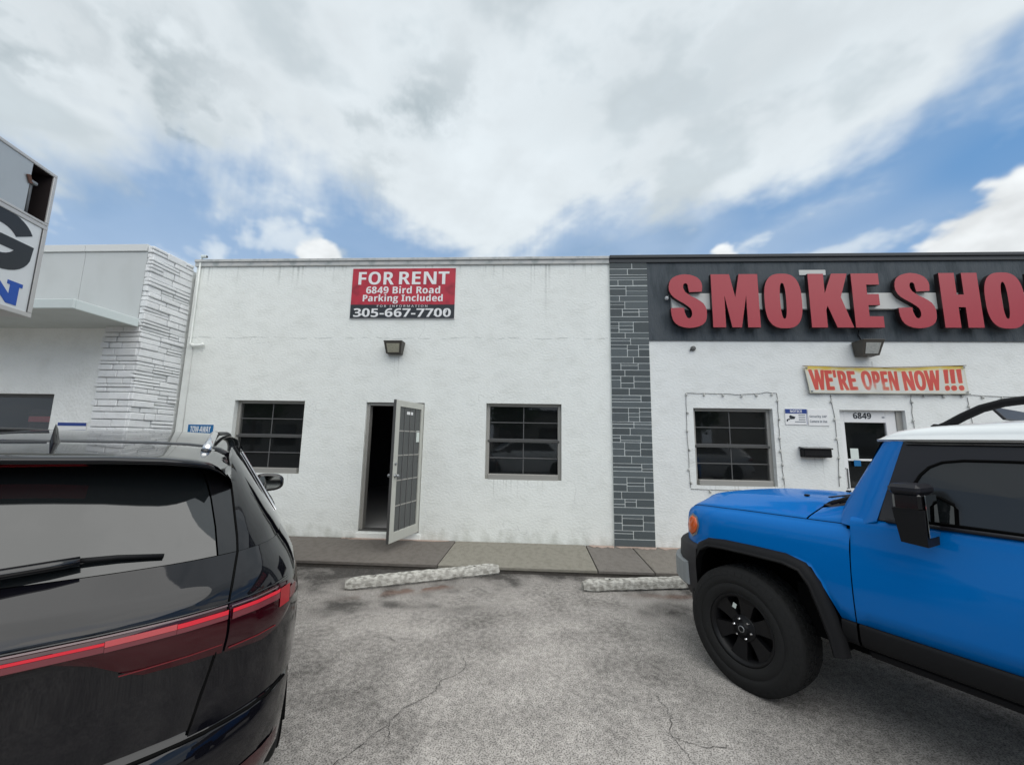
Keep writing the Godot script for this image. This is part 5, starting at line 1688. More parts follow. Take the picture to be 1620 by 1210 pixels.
		var qo := PackedVector2Array([Vector2(-1.01, 0.05), Vector2(-1.0, 0.36), Vector2(-1.06, 0.335), Vector2(-1.105, 0.27), Vector2(-1.115, 0.22), Vector2(-1.115, 0.05)])
		for i in qo.size():
			tri(qs, on.call(Vector2(-1.055, 0.18), 0.0055), on.call(qo[i], 0.0055), on.call(qo[(i + 1) % qo.size()], 0.0055), Vector3(-sg, 0.1, 0))
		part("quarter_glass", finish(qs), M.car_glass, car)
		var ql := []
		for p in qo:
			ql.append(on.call(p, 0.006))
		sweep(car, "window_seal", ql, 0.008, M.dark, 6)
		sweep(car, "belt_moulding", [on.call(Vector2(-0.84, -0.01), 0.004), on.call(Vector2(-1.2, 0.0), 0.006), on.call(Vector2(-1.78, 0.005), 0.006)], 0.011, M.trim_satin, 6)
		sweep(car, "drip_rail", [on.call(Vector2(-0.925, 0.965), 0.003), on.call(Vector2(-2.0, 0.955), 0.004), on.call(Vector2(-3.45, 0.95), 0.004)], 0.009, M.black_gloss, 6)
		# ---- mirror
		var mir := Node3D.new()
		put(mir, "door_mirror", car)
		part("cap", box_mesh(V(-1.0, 1.455, sg * 0.995), Vector3(0.20, 0.050, 0.125), 0.016), M.trim_satin, mir)
		part("housing", box_mesh(V(-1.005, 1.395, sg * 0.995), Vector3(0.18, 0.085, 0.11), 0.012), M.black_gloss, mir)
		var hs := begin(false)
		var hp := [V(-0.945, 1.36, sg * 1.08), V(-1.065, 1.36, sg * 1.08), V(-1.062, 1.185, sg * 1.065), V(-0.962, 1.195, sg * 1.065), V(-0.945, 1.36, sg * 0.90), V(-1.065, 1.36, sg * 0.90), V(-1.062, 1.185, sg * 0.915), V(-0.962, 1.195, sg * 0.915)]
		for q in [[0, 1, 2, 3], [4, 5, 6, 7], [0, 1, 5, 4], [2, 3, 7, 6], [1, 2, 6, 5], [0, 3, 7, 4]]:
			var c: Vector3 = (hp[q[0]] + hp[q[1]] + hp[q[2]] + hp[q[3]]) / 4
			quad(hs, hp[q[0]], hp[q[1]], hp[q[2]], hp[q[3]], c - V(-1.005, 1.27, sg * 0.99))
		part("housing", finish(hs), M.black_plastic, mir)
		part("mirror_glass", box_mesh(V(-1.069, 1.33, sg * 0.99), Vector3(0.14, 0.20, 0.004), 0.001), M.mirror, mir)
		part("arm", box_mesh(V(-0.98, 1.40, sg * 0.875), Vector3(0.13, 0.07, 0.07), 0.012), M.black_gloss, mir)
		part("arm", box_mesh(V(-0.96, 1.295, sg * 0.875), Vector3(0.10, 0.05, 0.05), 0.01), M.black_gloss, mir)
		part("door_handle", box_mesh(V(-1.58, 1.06, sg * 0.915), Vector3(0.03, 0.045, 0.17), 0.01), M.black_plastic, car)
		# ---- roof rack rail
		sweep(car, "rack_rail", [V(-1.005, 1.758, sg * 0.60), V(-1.06, 1.785, sg * 0.60), V(-1.13, 1.832, sg * 0.60), V(-1.20, 1.872, sg * 0.60), V(-1.28, 1.897, sg * 0.60), V(-1.40, 1.912, sg * 0.60), V(-1.7, 1.92, sg * 0.60), V(-3.1, 1.92, sg * 0.60), V(-3.3, 1.88, sg * 0.60), V(-3.42, 1.79, sg * 0.60)], 0.022, M.black_plastic, 10)
		part("rack_foot", box_mesh(V(-1.085, 1.772, sg * 0.60), Vector3(0.055, 0.03, 0.17), 0.012, Basis(Vector3.RIGHT, 0.12)), M.black_plastic, car)
		part("rack_post", box_mesh(V(-1.75, 1.86, sg * 0.60), Vector3(0.04, 0.12, 0.10), 0.012), M.black_plastic, car)
		part("rack_post", box_mesh(V(-2.6, 1.86, sg * 0.60), Vector3(0.04, 0.12, 0.10), 0.012), M.black_plastic, car)
	for u in [-1.42, -1.95, -2.5, -3.05]:
		sweep(car, "rack_bar", [V(u, 1.885, 0.585), V(u, 1.89, 0.0), V(u, 1.885, -0.585)], 0.017, M.black_plastic, 8)
	part("wind_deflector", box_mesh(V(-1.22, 1.855, -0.05), Vector3(0.95, 0.085, 0.014), 0.004, Basis(Vector3.RIGHT, -0.55)), M.trim_satin, car)
	# ---- windshield
	rows = []
	for t in [0.0, 0.5, 1.0]:
		var r := PackedVector3Array()
		for w in [0.72, 0.4, 0.0, -0.4, -0.72]:
			var k: float = 1.0 - 0.07 * t
			r.append(V(lerpf(-0.60, -0.795, t) + 0.05 * (1.0 - (w / 0.72) * (w / 0.72)), lerpf(1.265, 1.70, t), w * k))
		rows.append(r)
	part("windshield", grid_mesh(rows, func(c: Vector3) -> Vector3: return c + Vector3(0, -0.2, 0.5)), M.car_glass, car)
	# ---- roof
	rows = []
	for u in [-0.775, -0.795, -0.83, -0.87, -0.92, -1.0, -1.15, -1.4, -1.8, -2.4, -3.0, -3.4, -3.55, -3.60]:
		var lift := curve_at([[-3.60, 0.0], [-3.55, 0.03], [-3.4, 0.055], [-3.0, 0.09], [-1.8, 0.10], [-1.4, 0.097], [-1.15, 0.088], [-1.0, 0.077], [-0.92, 0.066], [-0.87, 0.056], [-0.83, 0.040], [-0.795, 0.015], [-0.775, 0.0]], u)
		var inw := curve_at([[-1.0, 0.0], [-0.90, 0.012], [-0.83, 0.035], [-0.775, 0.07]], u)
		var r := PackedVector3Array()
		for p in [[0.70, 0.0, 0.0], [0.742, 0.0, 0.0], [0.748, 0.012, 0.0], [0.742, 0.2, 0.35], [0.725, 0.2, 0.62], [0.685, 0.2, 0.86], [0.60, 0.2, 1.0], [0.3, 0.2, 1.22], [0.0, 0.2, 1.30]]:
			r.append(V(u, 1.694 + minf(p[1], 0.012) * 1.0 + lift * p[2], p[0] - inw))
		for i in range(r.size() - 2, -1, -1):
			r.append(Vector3(-r[i].x, r[i].y, r[i].z))
		rows.append(r)
	part("roof", grid_mesh(rows, func(c: Vector3) -> Vector3: return Vector3(c.x * 0.7, 1.0, c.z * 0.97)), M.white_paint, car)
	# ---- rear
	part("back_panel", box_mesh(V(-3.63, 0.95, 0), Vector3(1.70, 0.62, 0.06), 0.02), M.blue_paint, car)
	part("rear_window", box_mesh(V(-3.56, 1.47, 0), Vector3(1.5, 0.44, 0.04), 0.02, Basis(Vector3.RIGHT, -0.15)), M.car_glass, car)
	part("rear_bumper", box_mesh(V(-3.70, 0.58, 0), Vector3(1.78, 0.24, 0.2), 0.04), M.black_plastic, car)
	for sg in [1.0, -1.0]:
		part("tail_lamp", box_mesh(V(-3.665, 1.05, sg * 0.72), Vector3(0.14, 0.18, 0.04), 0.02), M.lamp_red, car)
	var sp := begin()
	lathe(sp, [Vector2(0.30, 0.0), Vector2(0.39, 0.03), Vector2(0.39, 0.2), Vector2(0.34, 0.23), Vector2(0.2, 0.235), Vector2(0.0, 0.235)], V(-3.66, 1.12, -0.1), Vector3(0, 0, 1), 40)
	part("spare_wheel", finish(sp), M.rubber, car)
	# ---- wipers and washer jets
	for w in [0.50, 0.05, -0.40]:
		sweep(car, "wiper", [V(-0.50, 1.292, w + 0.06), V(-0.56, 1.318, w), V(-0.615, 1.325, w - 0.16), V(-0.625, 1.335, w - 0.38)], 0.009, M.black_plastic, 6)
		sweep(car, "wiper_arm", [V(-0.47, 1.285, w + 0.10), V(-0.55, 1.335, w - 0.02), V(-0.60, 1.345, w - 0.12)], 0.012, M.black_plastic, 6)
	for p in [[-0.20, 0.33], [-0.35, 0.12], [-0.20, -0.33]]:
		part("washer_jet", box_mesh(V(p[0], 1.292, p[1]), Vector3(0.035, 0.014, 0.03), 0.005), M.black_plastic, car)
	part("hood_vent", box_mesh(V(-0.33, 1.291, 0.0), Vector3(0.56, 0.008, 0.03), 0.003), M.black_plastic, car)
	# ---- wheels
	for u in [0.0, -2.69]:
		for sg in [1.0, -1.0]:
			make_wheel(car, u, sg * 0.946, 0.402, 0.275, 0.226, sg, true, 0.390)
	# small white sticker left on one spoke of the front wheel
	var a := -0.05
	var stk := begin(false)
	box(stk, V(0.05, 0.390 + 0.135, 0.946 - 0.038), Vector3(0.003, 0.034, 0.026), 0.0, Basis(Vector3.RIGHT, 0.35))
	part("wheel_sticker", finish(stk), M.paper, car)

# ---- black car; origin on the ground in the middle of the body, level with the rear shoulder
const K_PLAN := [[0.0, 0.0], [0.2, 0.008], [0.4, 0.03], [0.5, 0.050], [0.6, 0.075], [0.7, 0.115], [0.8, 0.18], [0.87, 0.25], [0.92, 0.33], [0.96, 0.44], [0.985, 0.58], [1.0, 0.80]]
const U_REAR := [[0.26, -0.46], [0.36, -0.60], [0.48, -0.645], [0.60, -0.645], [0.665, -0.63], [0.69, -0.592], [0.80, -0.582], [0.93, -0.585], [1.05, -0.598], [1.115, -0.575], [1.16, -0.515], [1.205, -0.455], [1.30, -0.385], [1.40, -0.308], [1.50, -0.225], [1.56, -0.16], [1.62, -0.10]]
const HALF_W := [[0.26, 0.92], [0.40, 0.965], [0.60, 0.985], [0.80, 1.0], [0.93, 0.998], [1.05, 0.975], [1.115, 0.950], [1.16, 0.925], [1.205, 0.895], [1.30, 0.835], [1.40, 0.775], [1.50, 0.715], [1.58, 0.665], [1.62, 0.63]]

func bk_ks(y: float) -> float:
	return curve_at([[0.3, 0.95], [1.1, 1.0], [1.25, 0.80], [1.6, 0.75]], y)

# a point of the shell at height y, at a share f of its half width (right side is positive here)
func bk(f: float, y: float, lift := 0.0) -> Vector3:
	var w := f * curve_at(HALF_W, y)
	var u := curve_at(U_REAR, y) + curve_at(K_PLAN, absf(f)) * bk_ks(y)
	var n := Vector3(w * 0.9 + signf(f) * pow(absf(f), 3.0) * 1.4, 0.15, 1.0 - 0.75 * pow(absf(f), 2.0)).normalized()
	return Vector3(w, y, -u) + n * lift

# the same, at a distance w from the middle
func bkw(w: float, y: float, lift := 0.0) -> Vector3:
	return bk(clampf(w / curve_at(HALF_W, y), -1.0, 1.0), y, lift)

func seam_w(y: float) -> float:
	return curve_at([[0.60, 0.55], [0.673, 0.626], [0.896, 0.679], [1.03, 0.703], [1.22, 0.716], [1.40, 0.675], [1.56, 0.635]], y)

func make_black_suv() -> void:
	var car := thing("black_suv", "glossy black estate car with full width red tail light, seen from behind", "car", Vector3(-1.938, 0, 5.141), deg_to_rad(36.0))
	var mid := func(c: Vector3) -> Vector3: return Vector3(c.x * 0.6, 0.9, maxf(-3.6, minf(c.z - 0.35, -0.8)))
	var ys := PackedFloat32Array([0.70, 0.75, 0.80, 0.86, 0.93, 0.99, 1.05, 1.085, 1.115, 1.14, 1.16, 1.18, 1.205])
	# ---- tailgate, painted, between the two seams
	var rows := []
	for y in ys:
		var r := PackedVector3Array()
		var sw := seam_w(y) - 0.004
		for k in 29:
			r.append(bkw(lerpf(-sw, sw, k / 28.0), y))
		rows.append(r)
	part("tailgate", grid_mesh(rows, mid), M.black_paint, car)
	# upper tailgate frame beside the glass
	var ysg := PackedFloat32Array([1.207, 1.25, 1.30, 1.35, 1.40, 1.45, 1.50, 1.55])
	for sg in [1.0, -1.0]:
		rows = []
		for y in ysg:
			var r := PackedVector3Array()
			var sw := seam_w(y) - 0.004
			var gw := curve_at([[1.207, 0.655], [1.30, 0.635], [1.42, 0.60], [1.50, 0.565], [1.56, 0.50]], y)
			for k in 4:
				r.append(bkw(sg * lerpf(gw, sw, k / 3.0), y))
			rows.append(r)
		part("glass_surround", grid_mesh(rows, mid), M.black_gloss, car)
	# ---- rear glass
	rows = []
	for y in ysg:
		var r := PackedVector3Array()
		var gw := curve_at([[1.207, 0.655], [1.30, 0.635], [1.42, 0.60], [1.50, 0.565], [1.56, 0.50]], y) - 0.004
		for k in 21:
			r.append(bkw(lerpf(-gw, gw, k / 20.0), y, -0.002))
		rows.append(r)
	part("rear_window", grid_mesh(rows, mid), M.car_glass, car)
	# ---- quarter panels and sides; columns go round the corner and forward along the side
	var arch := func(u: float) -> float:
		var low := 0.30
		for uc in [0.42, 3.42]:
			var d: float = absf(u - uc)
			if d < 0.43:
				low = maxf(low, 0.37 + sqrt(maxf(0.0, 0.43 * 0.43 - d * d)))
		return low
	var side_at := func(u: float, y: float) -> Vector3:
		var plan := curve_at([[0.2, 1.0], [2.6, 1.0], [3.3, 0.985], [3.8, 0.95], [4.1, 0.88], [4.28, 0.76], [4.36, 0.60]], u)
		var dip := curve_at([[0.2, 0.0], [1.1, 0.012], [2.0, 0.035], [3.0, 0.05], [4.36, 0.05]], u)
		return Vector3(curve_at(HALF_W, y) * plan - dip, y, -u)
	var su := PackedFloat32Array([0.30, 0.42, 0.55, 0.68, 0.78, 0.85, 0.9, 1.2, 1.6, 2.0, 2.4, 2.8, 2.98, 3.05, 3.12, 3.2, 3.3, 3.42, 3.54, 3.66, 3.74, 3.80, 3.86, 3.95, 4.1, 4.2, 4.28, 4.33, 4.36])
	for sg in [1.0, -1.0]:
		rows = []
		var ts := PackedFloat32Array([0.0, 0.1, 0.22, 0.36, 0.5, 0.62, 0.72, 0.80, 0.86, 0.90, 0.94, 0.97, 1.0])
		for t in ts:
			var r := PackedVector3Array()
			for k in 15:
				var y := lerpf(0.685, 1.205, t)
				var f0 := (seam_w(y) + 0.003) / curve_at(HALF_W, y)
				var fr: float = [0.0, 0.1, 0.2, 0.3, 0.4, 0.5, 0.6, 0.69, 0.77, 0.84, 0.90, 0.94, 0.97, 0.99, 1.0][k]
				r.append(bk(lerpf(f0, 1.0, fr), y))
			for u in su:
				if u < r[-1].z * -1.0 + 0.04:
					continue
				var low: float = maxf(arch.call(u), 0.685 if u < -0.05 else 0.30)
				var top := curve_at([[2.5, 1.205], [3.0, 1.13], [3.45, 1.06], [4.0, 0.98], [4.36, 0.86]], u)
				r.append(side_at.call(u, lerpf(low, top, t)))
			rows.append(r)
		# equal number of points on each row
		var least := 999
		for r in rows:
			least = mini(least, r.size())
		for i in rows.size():
			var r: PackedVector3Array = rows[i]
			rows[i] = r.slice(0, 15) + r.slice(r.size() - (least - 15))
		part("body_side", grid_mesh(rows if sg > 0 else mirrored(rows), mid), M.black_paint, car)
		# pillar and roof side above the waist
		rows = []
		for t in PackedFloat32Array([0.0, 0.12, 0.27, 0.42, 0.57, 0.72, 0.87, 1.0]):
			var r := PackedVector3Array()
			var y := lerpf(1.206, 1.60, t)
			var f0 := (seam_w(y) + 0.003) / curve_at(HALF_W, y)
			for fr in [0.0, 0.2, 0.4, 0.6, 0.75, 0.87, 0.95, 1.0]:
				r.append(bk(lerpf(f0, 1.0, fr), y))
			var ua := -r[-1].z
			var uf := lerpf(3.30, 2.55, t)
			for k in 9:
				var u := lerpf(ua, uf, (k + 1) / 9.0)
				r.append(Vector3(curve_at(HALF_W, y) - 0.07 * smoothstep(0.9, 3.0, u), y, -u))
			rows.append(r)
		part("pillar_side", grid_mesh(rows if sg > 0 else mirrored(rows), mid), M.black_paint, car)
		# side glass and its bright surround
		var flip := func(p: Vector3) -> Vector3: return p if sg > 0 else Vector3(-p.x, p.y, p.z)
		rows = []
		for t in [0.0, 0.25, 0.5, 0.75, 1.0]:
			var y := lerpf(1.225, 1.545, t)
			var r := PackedVector3Array()
			for k in 13:
				var u := lerpf(lerpf(0.62, 0.92, t), lerpf(3.05, 2.50, t), k / 12.0)
				r.append(flip.call(Vector3(curve_at(HALF_W, y) - 0.07 * smoothstep(0.9, 3.0, u) + 0.003, y, -u)))
			rows.append(r)
		part("side_window", grid_mesh(rows, mid), M.car_glass, car)
		var chrome := []
		for k in 13:
			var u := lerpf(3.05, 0.62, k / 12.0)
			chrome.append(flip.call(Vector3(curve_at(HALF_W, 1.218) + 0.006 - 0.07 * smoothstep(0.9, 3.0, u), 1.218, -u)))
		for k in 13:
			var u := lerpf(0.90, 2.50, k / 12.0)
			chrome.append(flip.call(Vector3(curve_at(HALF_W, 1.553) + 0.006 - 0.07 * smoothstep(0.9, 3.0, u), 1.553, -u)))
		sweep(car, "window_trim", chrome, 0.007, M.chrome, 6)
		# lower side skirt and bumper corner
		rows = []
		for y in [0.28, 0.34, 0.42, 0.50, 0.58, 0.64, 0.672]:
			var r := PackedVector3Array()
			for k in 22:
				r.append(flip.call(bk(k / 21.0, y)))
			rows.append(r)
		part("rear_bumper", grid_mesh(rows, mid), M.black_paint, car)
		# reflector low on the corner
		rows = []
		for y in [0.455, 0.485, 0.515]:
			var r := PackedVector3Array()
			for k in 9:
				r.append(flip.call(bk(lerpf(0.70, 0.93, k / 8.0), y, 0.004)))
			rows.append(r)
		part("reflector", grid_mesh(rows, mid), M.lamp_red, car)
		# seams
		var seam := []
		for y in [0.69, 0.75, 0.82, 0.90, 0.97, 1.05, 1.115, 1.16, 1.205, 1.26, 1.33, 1.40, 1.48, 1.56]:
			seam.append(flip.call(bkw(seam_w(y), y, 0.0005)))
		sweep(car, "panel_gap", seam, 0.0042, M.dark, 6)
		var low := []
		for k in 16:
			low.append(flip.call(bk(lerpf(0.0, 0.93, k / 15.0), 0.679, 0.002)))
		sweep(car, "panel_gap", low, 0.006, M.dark, 6)
		# ---- tail lamp, wrapped round the corner
		var lamp := Node3D.new()
		put(lamp, "tail_lamp", car)
		var strips := [[0.0, 0.30, 8], [0.30, 0.696, 14], [0.704, 0.944, 16]]
		for s in strips:
			rows = []
			for q in 9:
				var r := PackedVector3Array()
				for k in s[2] + 1:
					var w := lerpf(s[0], s[1], float(k) / s[2])
					var lo := curve_at([[0.0, 1.012], [0.30, 1.012], [0.38, 0.985], [0.485, 0.918], [0.675, 0.908], [0.83, 0.886], [0.89, 0.91], [0.925, 0.95], [0.955, 0.995]], w)
					var hi := curve_at([[0.0, 1.064], [0.86, 1.060], [0.905, 1.052], [0.935, 1.030], [0.955, 1.0]], w)
					var y := lerpf(lo, hi, q / 8.0)
					r.append(flip.call(bkw(w, y, 0.004 + 0.010 * sin(PI * q / 8.0))))
				rows.append(r)
			part("lens", grid_mesh(rows, mid), M.lamp_red if s[0] != 0.704 else M.lamp_dark, lamp)
		var bands := [[0.0, 0.694, 1.0575, 1.0625, "lamp_edge"], [0.0, 0.40, 1.037, 1.046, "strip"], [0.0, 0.40, 1.018, 1.036, "lamp_pink"],
			[0.401, 0.56, 1.031, 1.049, "lamp_glow"], [0.401, 0.56, 1.016, 1.030, "lamp_pink"], [0.561, 0.694, 1.032, 1.047, "strip"], [0.561, 0.694, 1.016, 1.031, "lamp_pink"],
			[0.707, 0.862, 1.033, 1.046, "strip"], [0.707, 0.862, 1.010, 1.032, "lamp_pink"], [0.707, 0.86, 1.0525, 1.0565, "lamp_edge"], [0.864, 0.902, 0.975, 1.044, "lamp_bright"], [0.903, 0.930, 0.985, 1.026, "lamp_pink"],
			[0.44, 0.69, 0.932, 0.936, "lamp_low"], [0.71, 0.86, 0.912, 0.917, "lamp_low"]]
		for s in bands:
			rows = []
			for q in 3:
				var r := PackedVector3Array()
				for k in 13:
					r.append(flip.call(bkw(lerpf(s[0], s[1], k / 12.0), lerpf(s[2], s[3], q / 2.0), 0.0165 if s[2] > 0.97 and s[2] < 1.05 else 0.0105)))
				rows.append(r)
			part("light_strip" if s[4] == "strip" else "lens_band", grid_mesh(rows, mid), M[s[4]], lamp)
		var edge := []
		for k in 20:
			edge.append(flip.call(bkw(lerpf(0.0, 0.90, k / 19.0), 1.066, 0.006)))
		sweep(lamp, "lamp_trim", edge, 0.0035, M.black_gloss, 6)
		# ---- door mirror
		var mi := Node3D.new()
		put(mi, "door_mirror", car)
		var c := Vector3(sg * 0.935, 1.197, -2.6)
		var sh := begin()
		var rr := []
		for i in 13:
			var a := PI * i / 12.0
			var ring := PackedVector3Array()
			for k in 25:
				var b := TAU * k / 24.0
				var px: float = signf(cos(b)) * pow(absf(cos(b)), 0.6) * 0.128
				var py: float = signf(sin(b)) * pow(absf(sin(b)), 0.62) * (0.088 - 0.016 * cos(b) * sg)
				var tz := cos(a)
				var sc := pow(sin(a), 0.45) if tz > 0 else pow(sin(a), 0.8)
				ring.append(c + Vector3(px * sc, py * sc, tz * (0.03 if tz > 0 else 0.12)))
			rr.append(ring)
		grid(sh, rr, func(_p: Vector3) -> Vector3: return c)
		part("housing", finish(sh), M.black_gloss, mi)
		var gl := begin(false)
		for k in 24:
			var f := func(b: float) -> Vector3: return c + Vector3(signf(cos(b)) * pow(absf(cos(b)), 0.6) * 0.098, signf(sin(b)) * pow(absf(sin(b)), 0.62) * (0.066 - 0.012 * cos(b) * sg), 0.0335)
			tri(gl, c + Vector3(0, 0, 0.0335), f.call(TAU * k / 24.0), f.call(TAU * (k + 1) / 24.0), Vector3.BACK)
		part("mirror_glass", finish(gl), M.mirror, mi)
		part("arm", tube_mesh([Vector3(sg * 0.80, 1.20, -2.64), c + Vector3(-sg * 0.11, -0.05, -0.03)], 0.026, 8), M.black_gloss, mi)
		# ---- roof rail
		sweep(car, "roof_rail", [Vector3(sg * 0.552, 1.664, -0.50), Vector3(sg * 0.553, 1.670, -0.62), Vector3(sg * 0.555, 1.673, -0.85), Vector3(sg * 0.557, 1.677, -1.3), Vector3(sg * 0.56, 1.679, -1.8), Vector3(sg * 0.56, 1.670, -2.3), Vector3(sg * 0.56, 1.640, -2.65)], 0.013, M.trim_satin, 8)
		sweep(car, "rail_end", [Vector3(sg * 0.545, 1.592, -0.14), Vector3(sg * 0.548, 1.618, -0.22), Vector3(sg * 0.550, 1.643, -0.33), Vector3(sg * 0.552, 1.662, -0.44), Vector3(sg * 0.552, 1.667, -0.52)], 0.021, M.chrome, 8)
		# ---- wheel wells
		for u in [0.42, 3.42]:
			var ws := begin()
			var wr := []
			for k in 13:
				var a := PI * k / 12.0
				wr.append(PackedVector3Array([Vector3(sg * 0.97, 0.37 + 0.44 * sin(a), -u + 0.44 * cos(a)), Vector3(sg * 0.55, 0.37 + 0.44 * sin(a), -u + 0.44 * cos(a))]))
			grid(ws, wr, func(p: Vector3) -> Vector3: return p + Vector3(0, 1, 0))
			part("wheel_well", finish(ws), M.dark, car)
	for u in [0.42, 3.42]:
		for sg in [-1.0, 1.0]:
			make_wheel(car, u, -sg * 0.975, 0.37, 0.25, 0.25, -sg, false, 0.37)
	# ---- bumper sill under the tailgate opening, and floor
	rows = []
	for k in 41:
		var f := lerpf(-1.0, 1.0, k / 40.0)
		rows.append(PackedVector3Array([bk(f, 0.672), bk(f, 0.690, -0.004), bk(f, 0.70, -0.008)]))
	part("bumper_ledge", grid_mesh(rows, mid), M.black_paint, car)
	var ub := begin(false)
	box(ub, Vector3(0, 0.34, -1.9), Vector3(1.6, 0.14, 4.4))
	box(ub, Vector3(0, 0.75, -1.9), Vector3(1.2, 0.7, 4.3))
	box(ub, Vector3(0, 1.0, -2.0), Vector3(1.45, 0.3, 2.8))
	part("underbody", finish(ub), M.dark, car)
	# ---- roof and the spoiler that carries it on over the glass
	var roof_at := func(u: float, w: float) -> Vector3:
		var top := curve_at([[-0.34, 1.583], [-0.1, 1.598], [0.3, 1.622], [0.6, 1.643], [1.0, 1.667], [1.5, 1.688], [2.0, 1.693], [2.4, 1.682], [2.7, 1.655]], u)
		var drop := curve_at([[0.0, 0.0], [0.3, 0.004], [0.45, 0.011], [0.54, 0.022], [0.59, 0.036], [0.63, 0.060], [0.655, 0.090], [0.668, 0.120]], absf(w))
		return Vector3(w, top - drop, -u)
	var ws := PackedFloat32Array([-0.668, -0.655, -0.63, -0.59, -0.54, -0.45, -0.3, -0.15, 0.0, 0.15, 0.3, 0.45, 0.54, 0.59, 0.63, 0.655, 0.668])
	rows = []
	for u in [0.292, 0.296, 0.45, 0.7, 1.0, 1.4, 1.8, 2.2, 2.5, 2.7]:
		var r := PackedVector3Array()
		for w in ws:
			var p: Vector3 = roof_at.call(u, w)
			r.append(p - Vector3(0, 0.02 if u < 0.295 else 0.0, 0))
		rows.append(r)
	part("roof", grid_mesh(rows, func(p: Vector3) -> Vector3: return Vector3(p.x * 0.6, 0.8, p.z)), M.black_paint, car)
	rows = []
	for k in 41:
		var f := lerpf(-1.0, 1.0, k / 40.0)
		var w := f * 0.648
		var c2 := 0.05 * pow(absf(f), 3.0) + 0.15 * pow(absf(f), 9.0)
		var dr := 0.012 * pow(absf(f), 6.0)
		var r := PackedVector3Array()
		r.append(roof_at.call(0.288, w) - Vector3(0, 0.02, 0))
		for u in [0.285, 0.2, 0.1, 0.0, -0.1, -0.2]:
			r.append(roof_at.call(u, w) - Vector3(0, dr * smoothstep(0.2, -0.2, u), 0))
		var e: Vector3 = roof_at.call(-0.30 + c2, w) - Vector3(0, dr, 0)
		r.append(e)
		r.append(e + Vector3(0, -0.006, 0.024))
		r.append(e + Vector3(0, -0.015, 0.030))
		r.append(e + Vector3(0, -0.024, 0.020))
		r.append(e + Vector3(0, -0.036, -0.08))
		r.append(e + Vector3(0, -0.046, -0.14))
		rows.append(r)
	for sg in [1.0, -1.0]:
		var cheek := []
		for k in 9:
			var q := k / 8.0
			var u := lerpf(0.285, -0.165, q)
			var a: Vector3 = roof_at.call(u, sg * 0.648) - Vector3(0, 0.012 * smoothstep(0.2, -0.2, u), 0)
			var y := lerpf(1.590, 1.43, q)
			var b := bkw(sg * (seam_w(y) + 0.002), y, 0.001)
			cheek.append(PackedVector3Array([a, a.lerp(b, 0.33) + Vector3(sg * 0.006, 0, 0), a.lerp(b, 0.67) + Vector3(sg * 0.006, 0, 0), b]))
		part("spoiler_cheek", grid_mesh(cheek, func(p: Vector3) -> Vector3: return Vector3(p.x * 0.5, p.y, p.z - 0.3)), M.black_paint, car)
	part("spoiler", grid_mesh(rows, func(p: Vector3) -> Vector3: return Vector3(p.x * 0.9, 1.572 - 0.05 * absf(p.x), minf(p.z, 0.20))), M.black_paint, car)
	rows = []
	for q in [0.0, 1.0]:
		var r := PackedVector3Array()
		for k in 9:
			r.append(Vector3(lerpf(-0.235, 0.235, k / 8.0), 1.555 - 0.010 * q, 0.300 - 0.06 * q))
		rows.append(r)
	part("brake_lamp", grid_mesh(rows, func(p: Vector3) -> Vector3: return p + Vector3(0, 0.2, -0.2)), M.lamp_bright, car)
	# ---- shark fin
	var fin := begin()
	var fr := []
	for k in 7:
		var t := k / 6.0
		var hh := 0.082 * (1.0 - pow(1.0 - t, 2.2)) if t < 0.85 else 0.078 * (1.0 - (t - 0.85) * 1.2)
		var ww := 0.010 * sin(PI * clampf(t * 0.85 + 0.12, 0.0, 1.0))
		var z := -0.31 + 0.075 * t
		var base := 1.619 + 0.008 * (1.0 - t)
		fr.append(PackedVector3Array([Vector3(-ww - 0.006, base - 0.01, z), Vector3(-ww * 0.8, base + hh * 0.35, z), Vector3(-ww * 0.3, base + hh * 0.9, z), Vector3(0, base + hh, z), Vector3(ww * 0.3, base + hh * 0.9, z), Vector3(ww * 0.8, base + hh * 0.35, z), Vector3(ww + 0.006, base - 0.01, z)]))
	grid(fin, fr, func(p: Vector3) -> Vector3: return Vector3(0, 1.62, p.z))
	var last: PackedVector3Array = fr[6]
	for k in 5:
		tri(fin, last[0], last[k + 1], last[k + 2], Vector3.BACK)
	part("roof_antenna", finish(fin), M.black_gloss, car)
	# ---- rear wiper
	sweep(car, "wiper_arm", [bkw(-0.16, 1.222, 0.030), bkw(-0.02, 1.232, 0.036), bkw(0.12, 1.243, 0.036), bkw(0.22, 1.249, 0.030), bkw(0.285, 1.252, 0.022)], 0.021, M.black_gloss, 8, 0.75)
	sweep(car, "wiper_blade", [bkw(0.27, 1.254, 0.022), bkw(0.37, 1.250, 0.016), bkw(0.49, 1.235, 0.010)], 0.0085, M.black_plastic, 6)
	# ---- windscreen, bonnet, front
	rows = []
	for t in [0.0, 0.5, 1.0]:
		var r := PackedVector3Array()
		for k in 9:
			var f := lerpf(-1.0, 1.0, k / 8.0)
			r.append(Vector3(f * lerpf(0.86, 0.64, t), lerpf(1.10, 1.60, t) + (0.045 * t) * (1.0 - f * f), -(lerpf(3.42, 2.62, t) + 0.14 * (1.0 - f * f))))
		rows.append(r)
	part("windscreen", grid_mesh(rows, func(p: Vector3) -> Vector3: return p + Vector3(0, -0.4, 0.5)), M.car_glass, car)
	rows = []
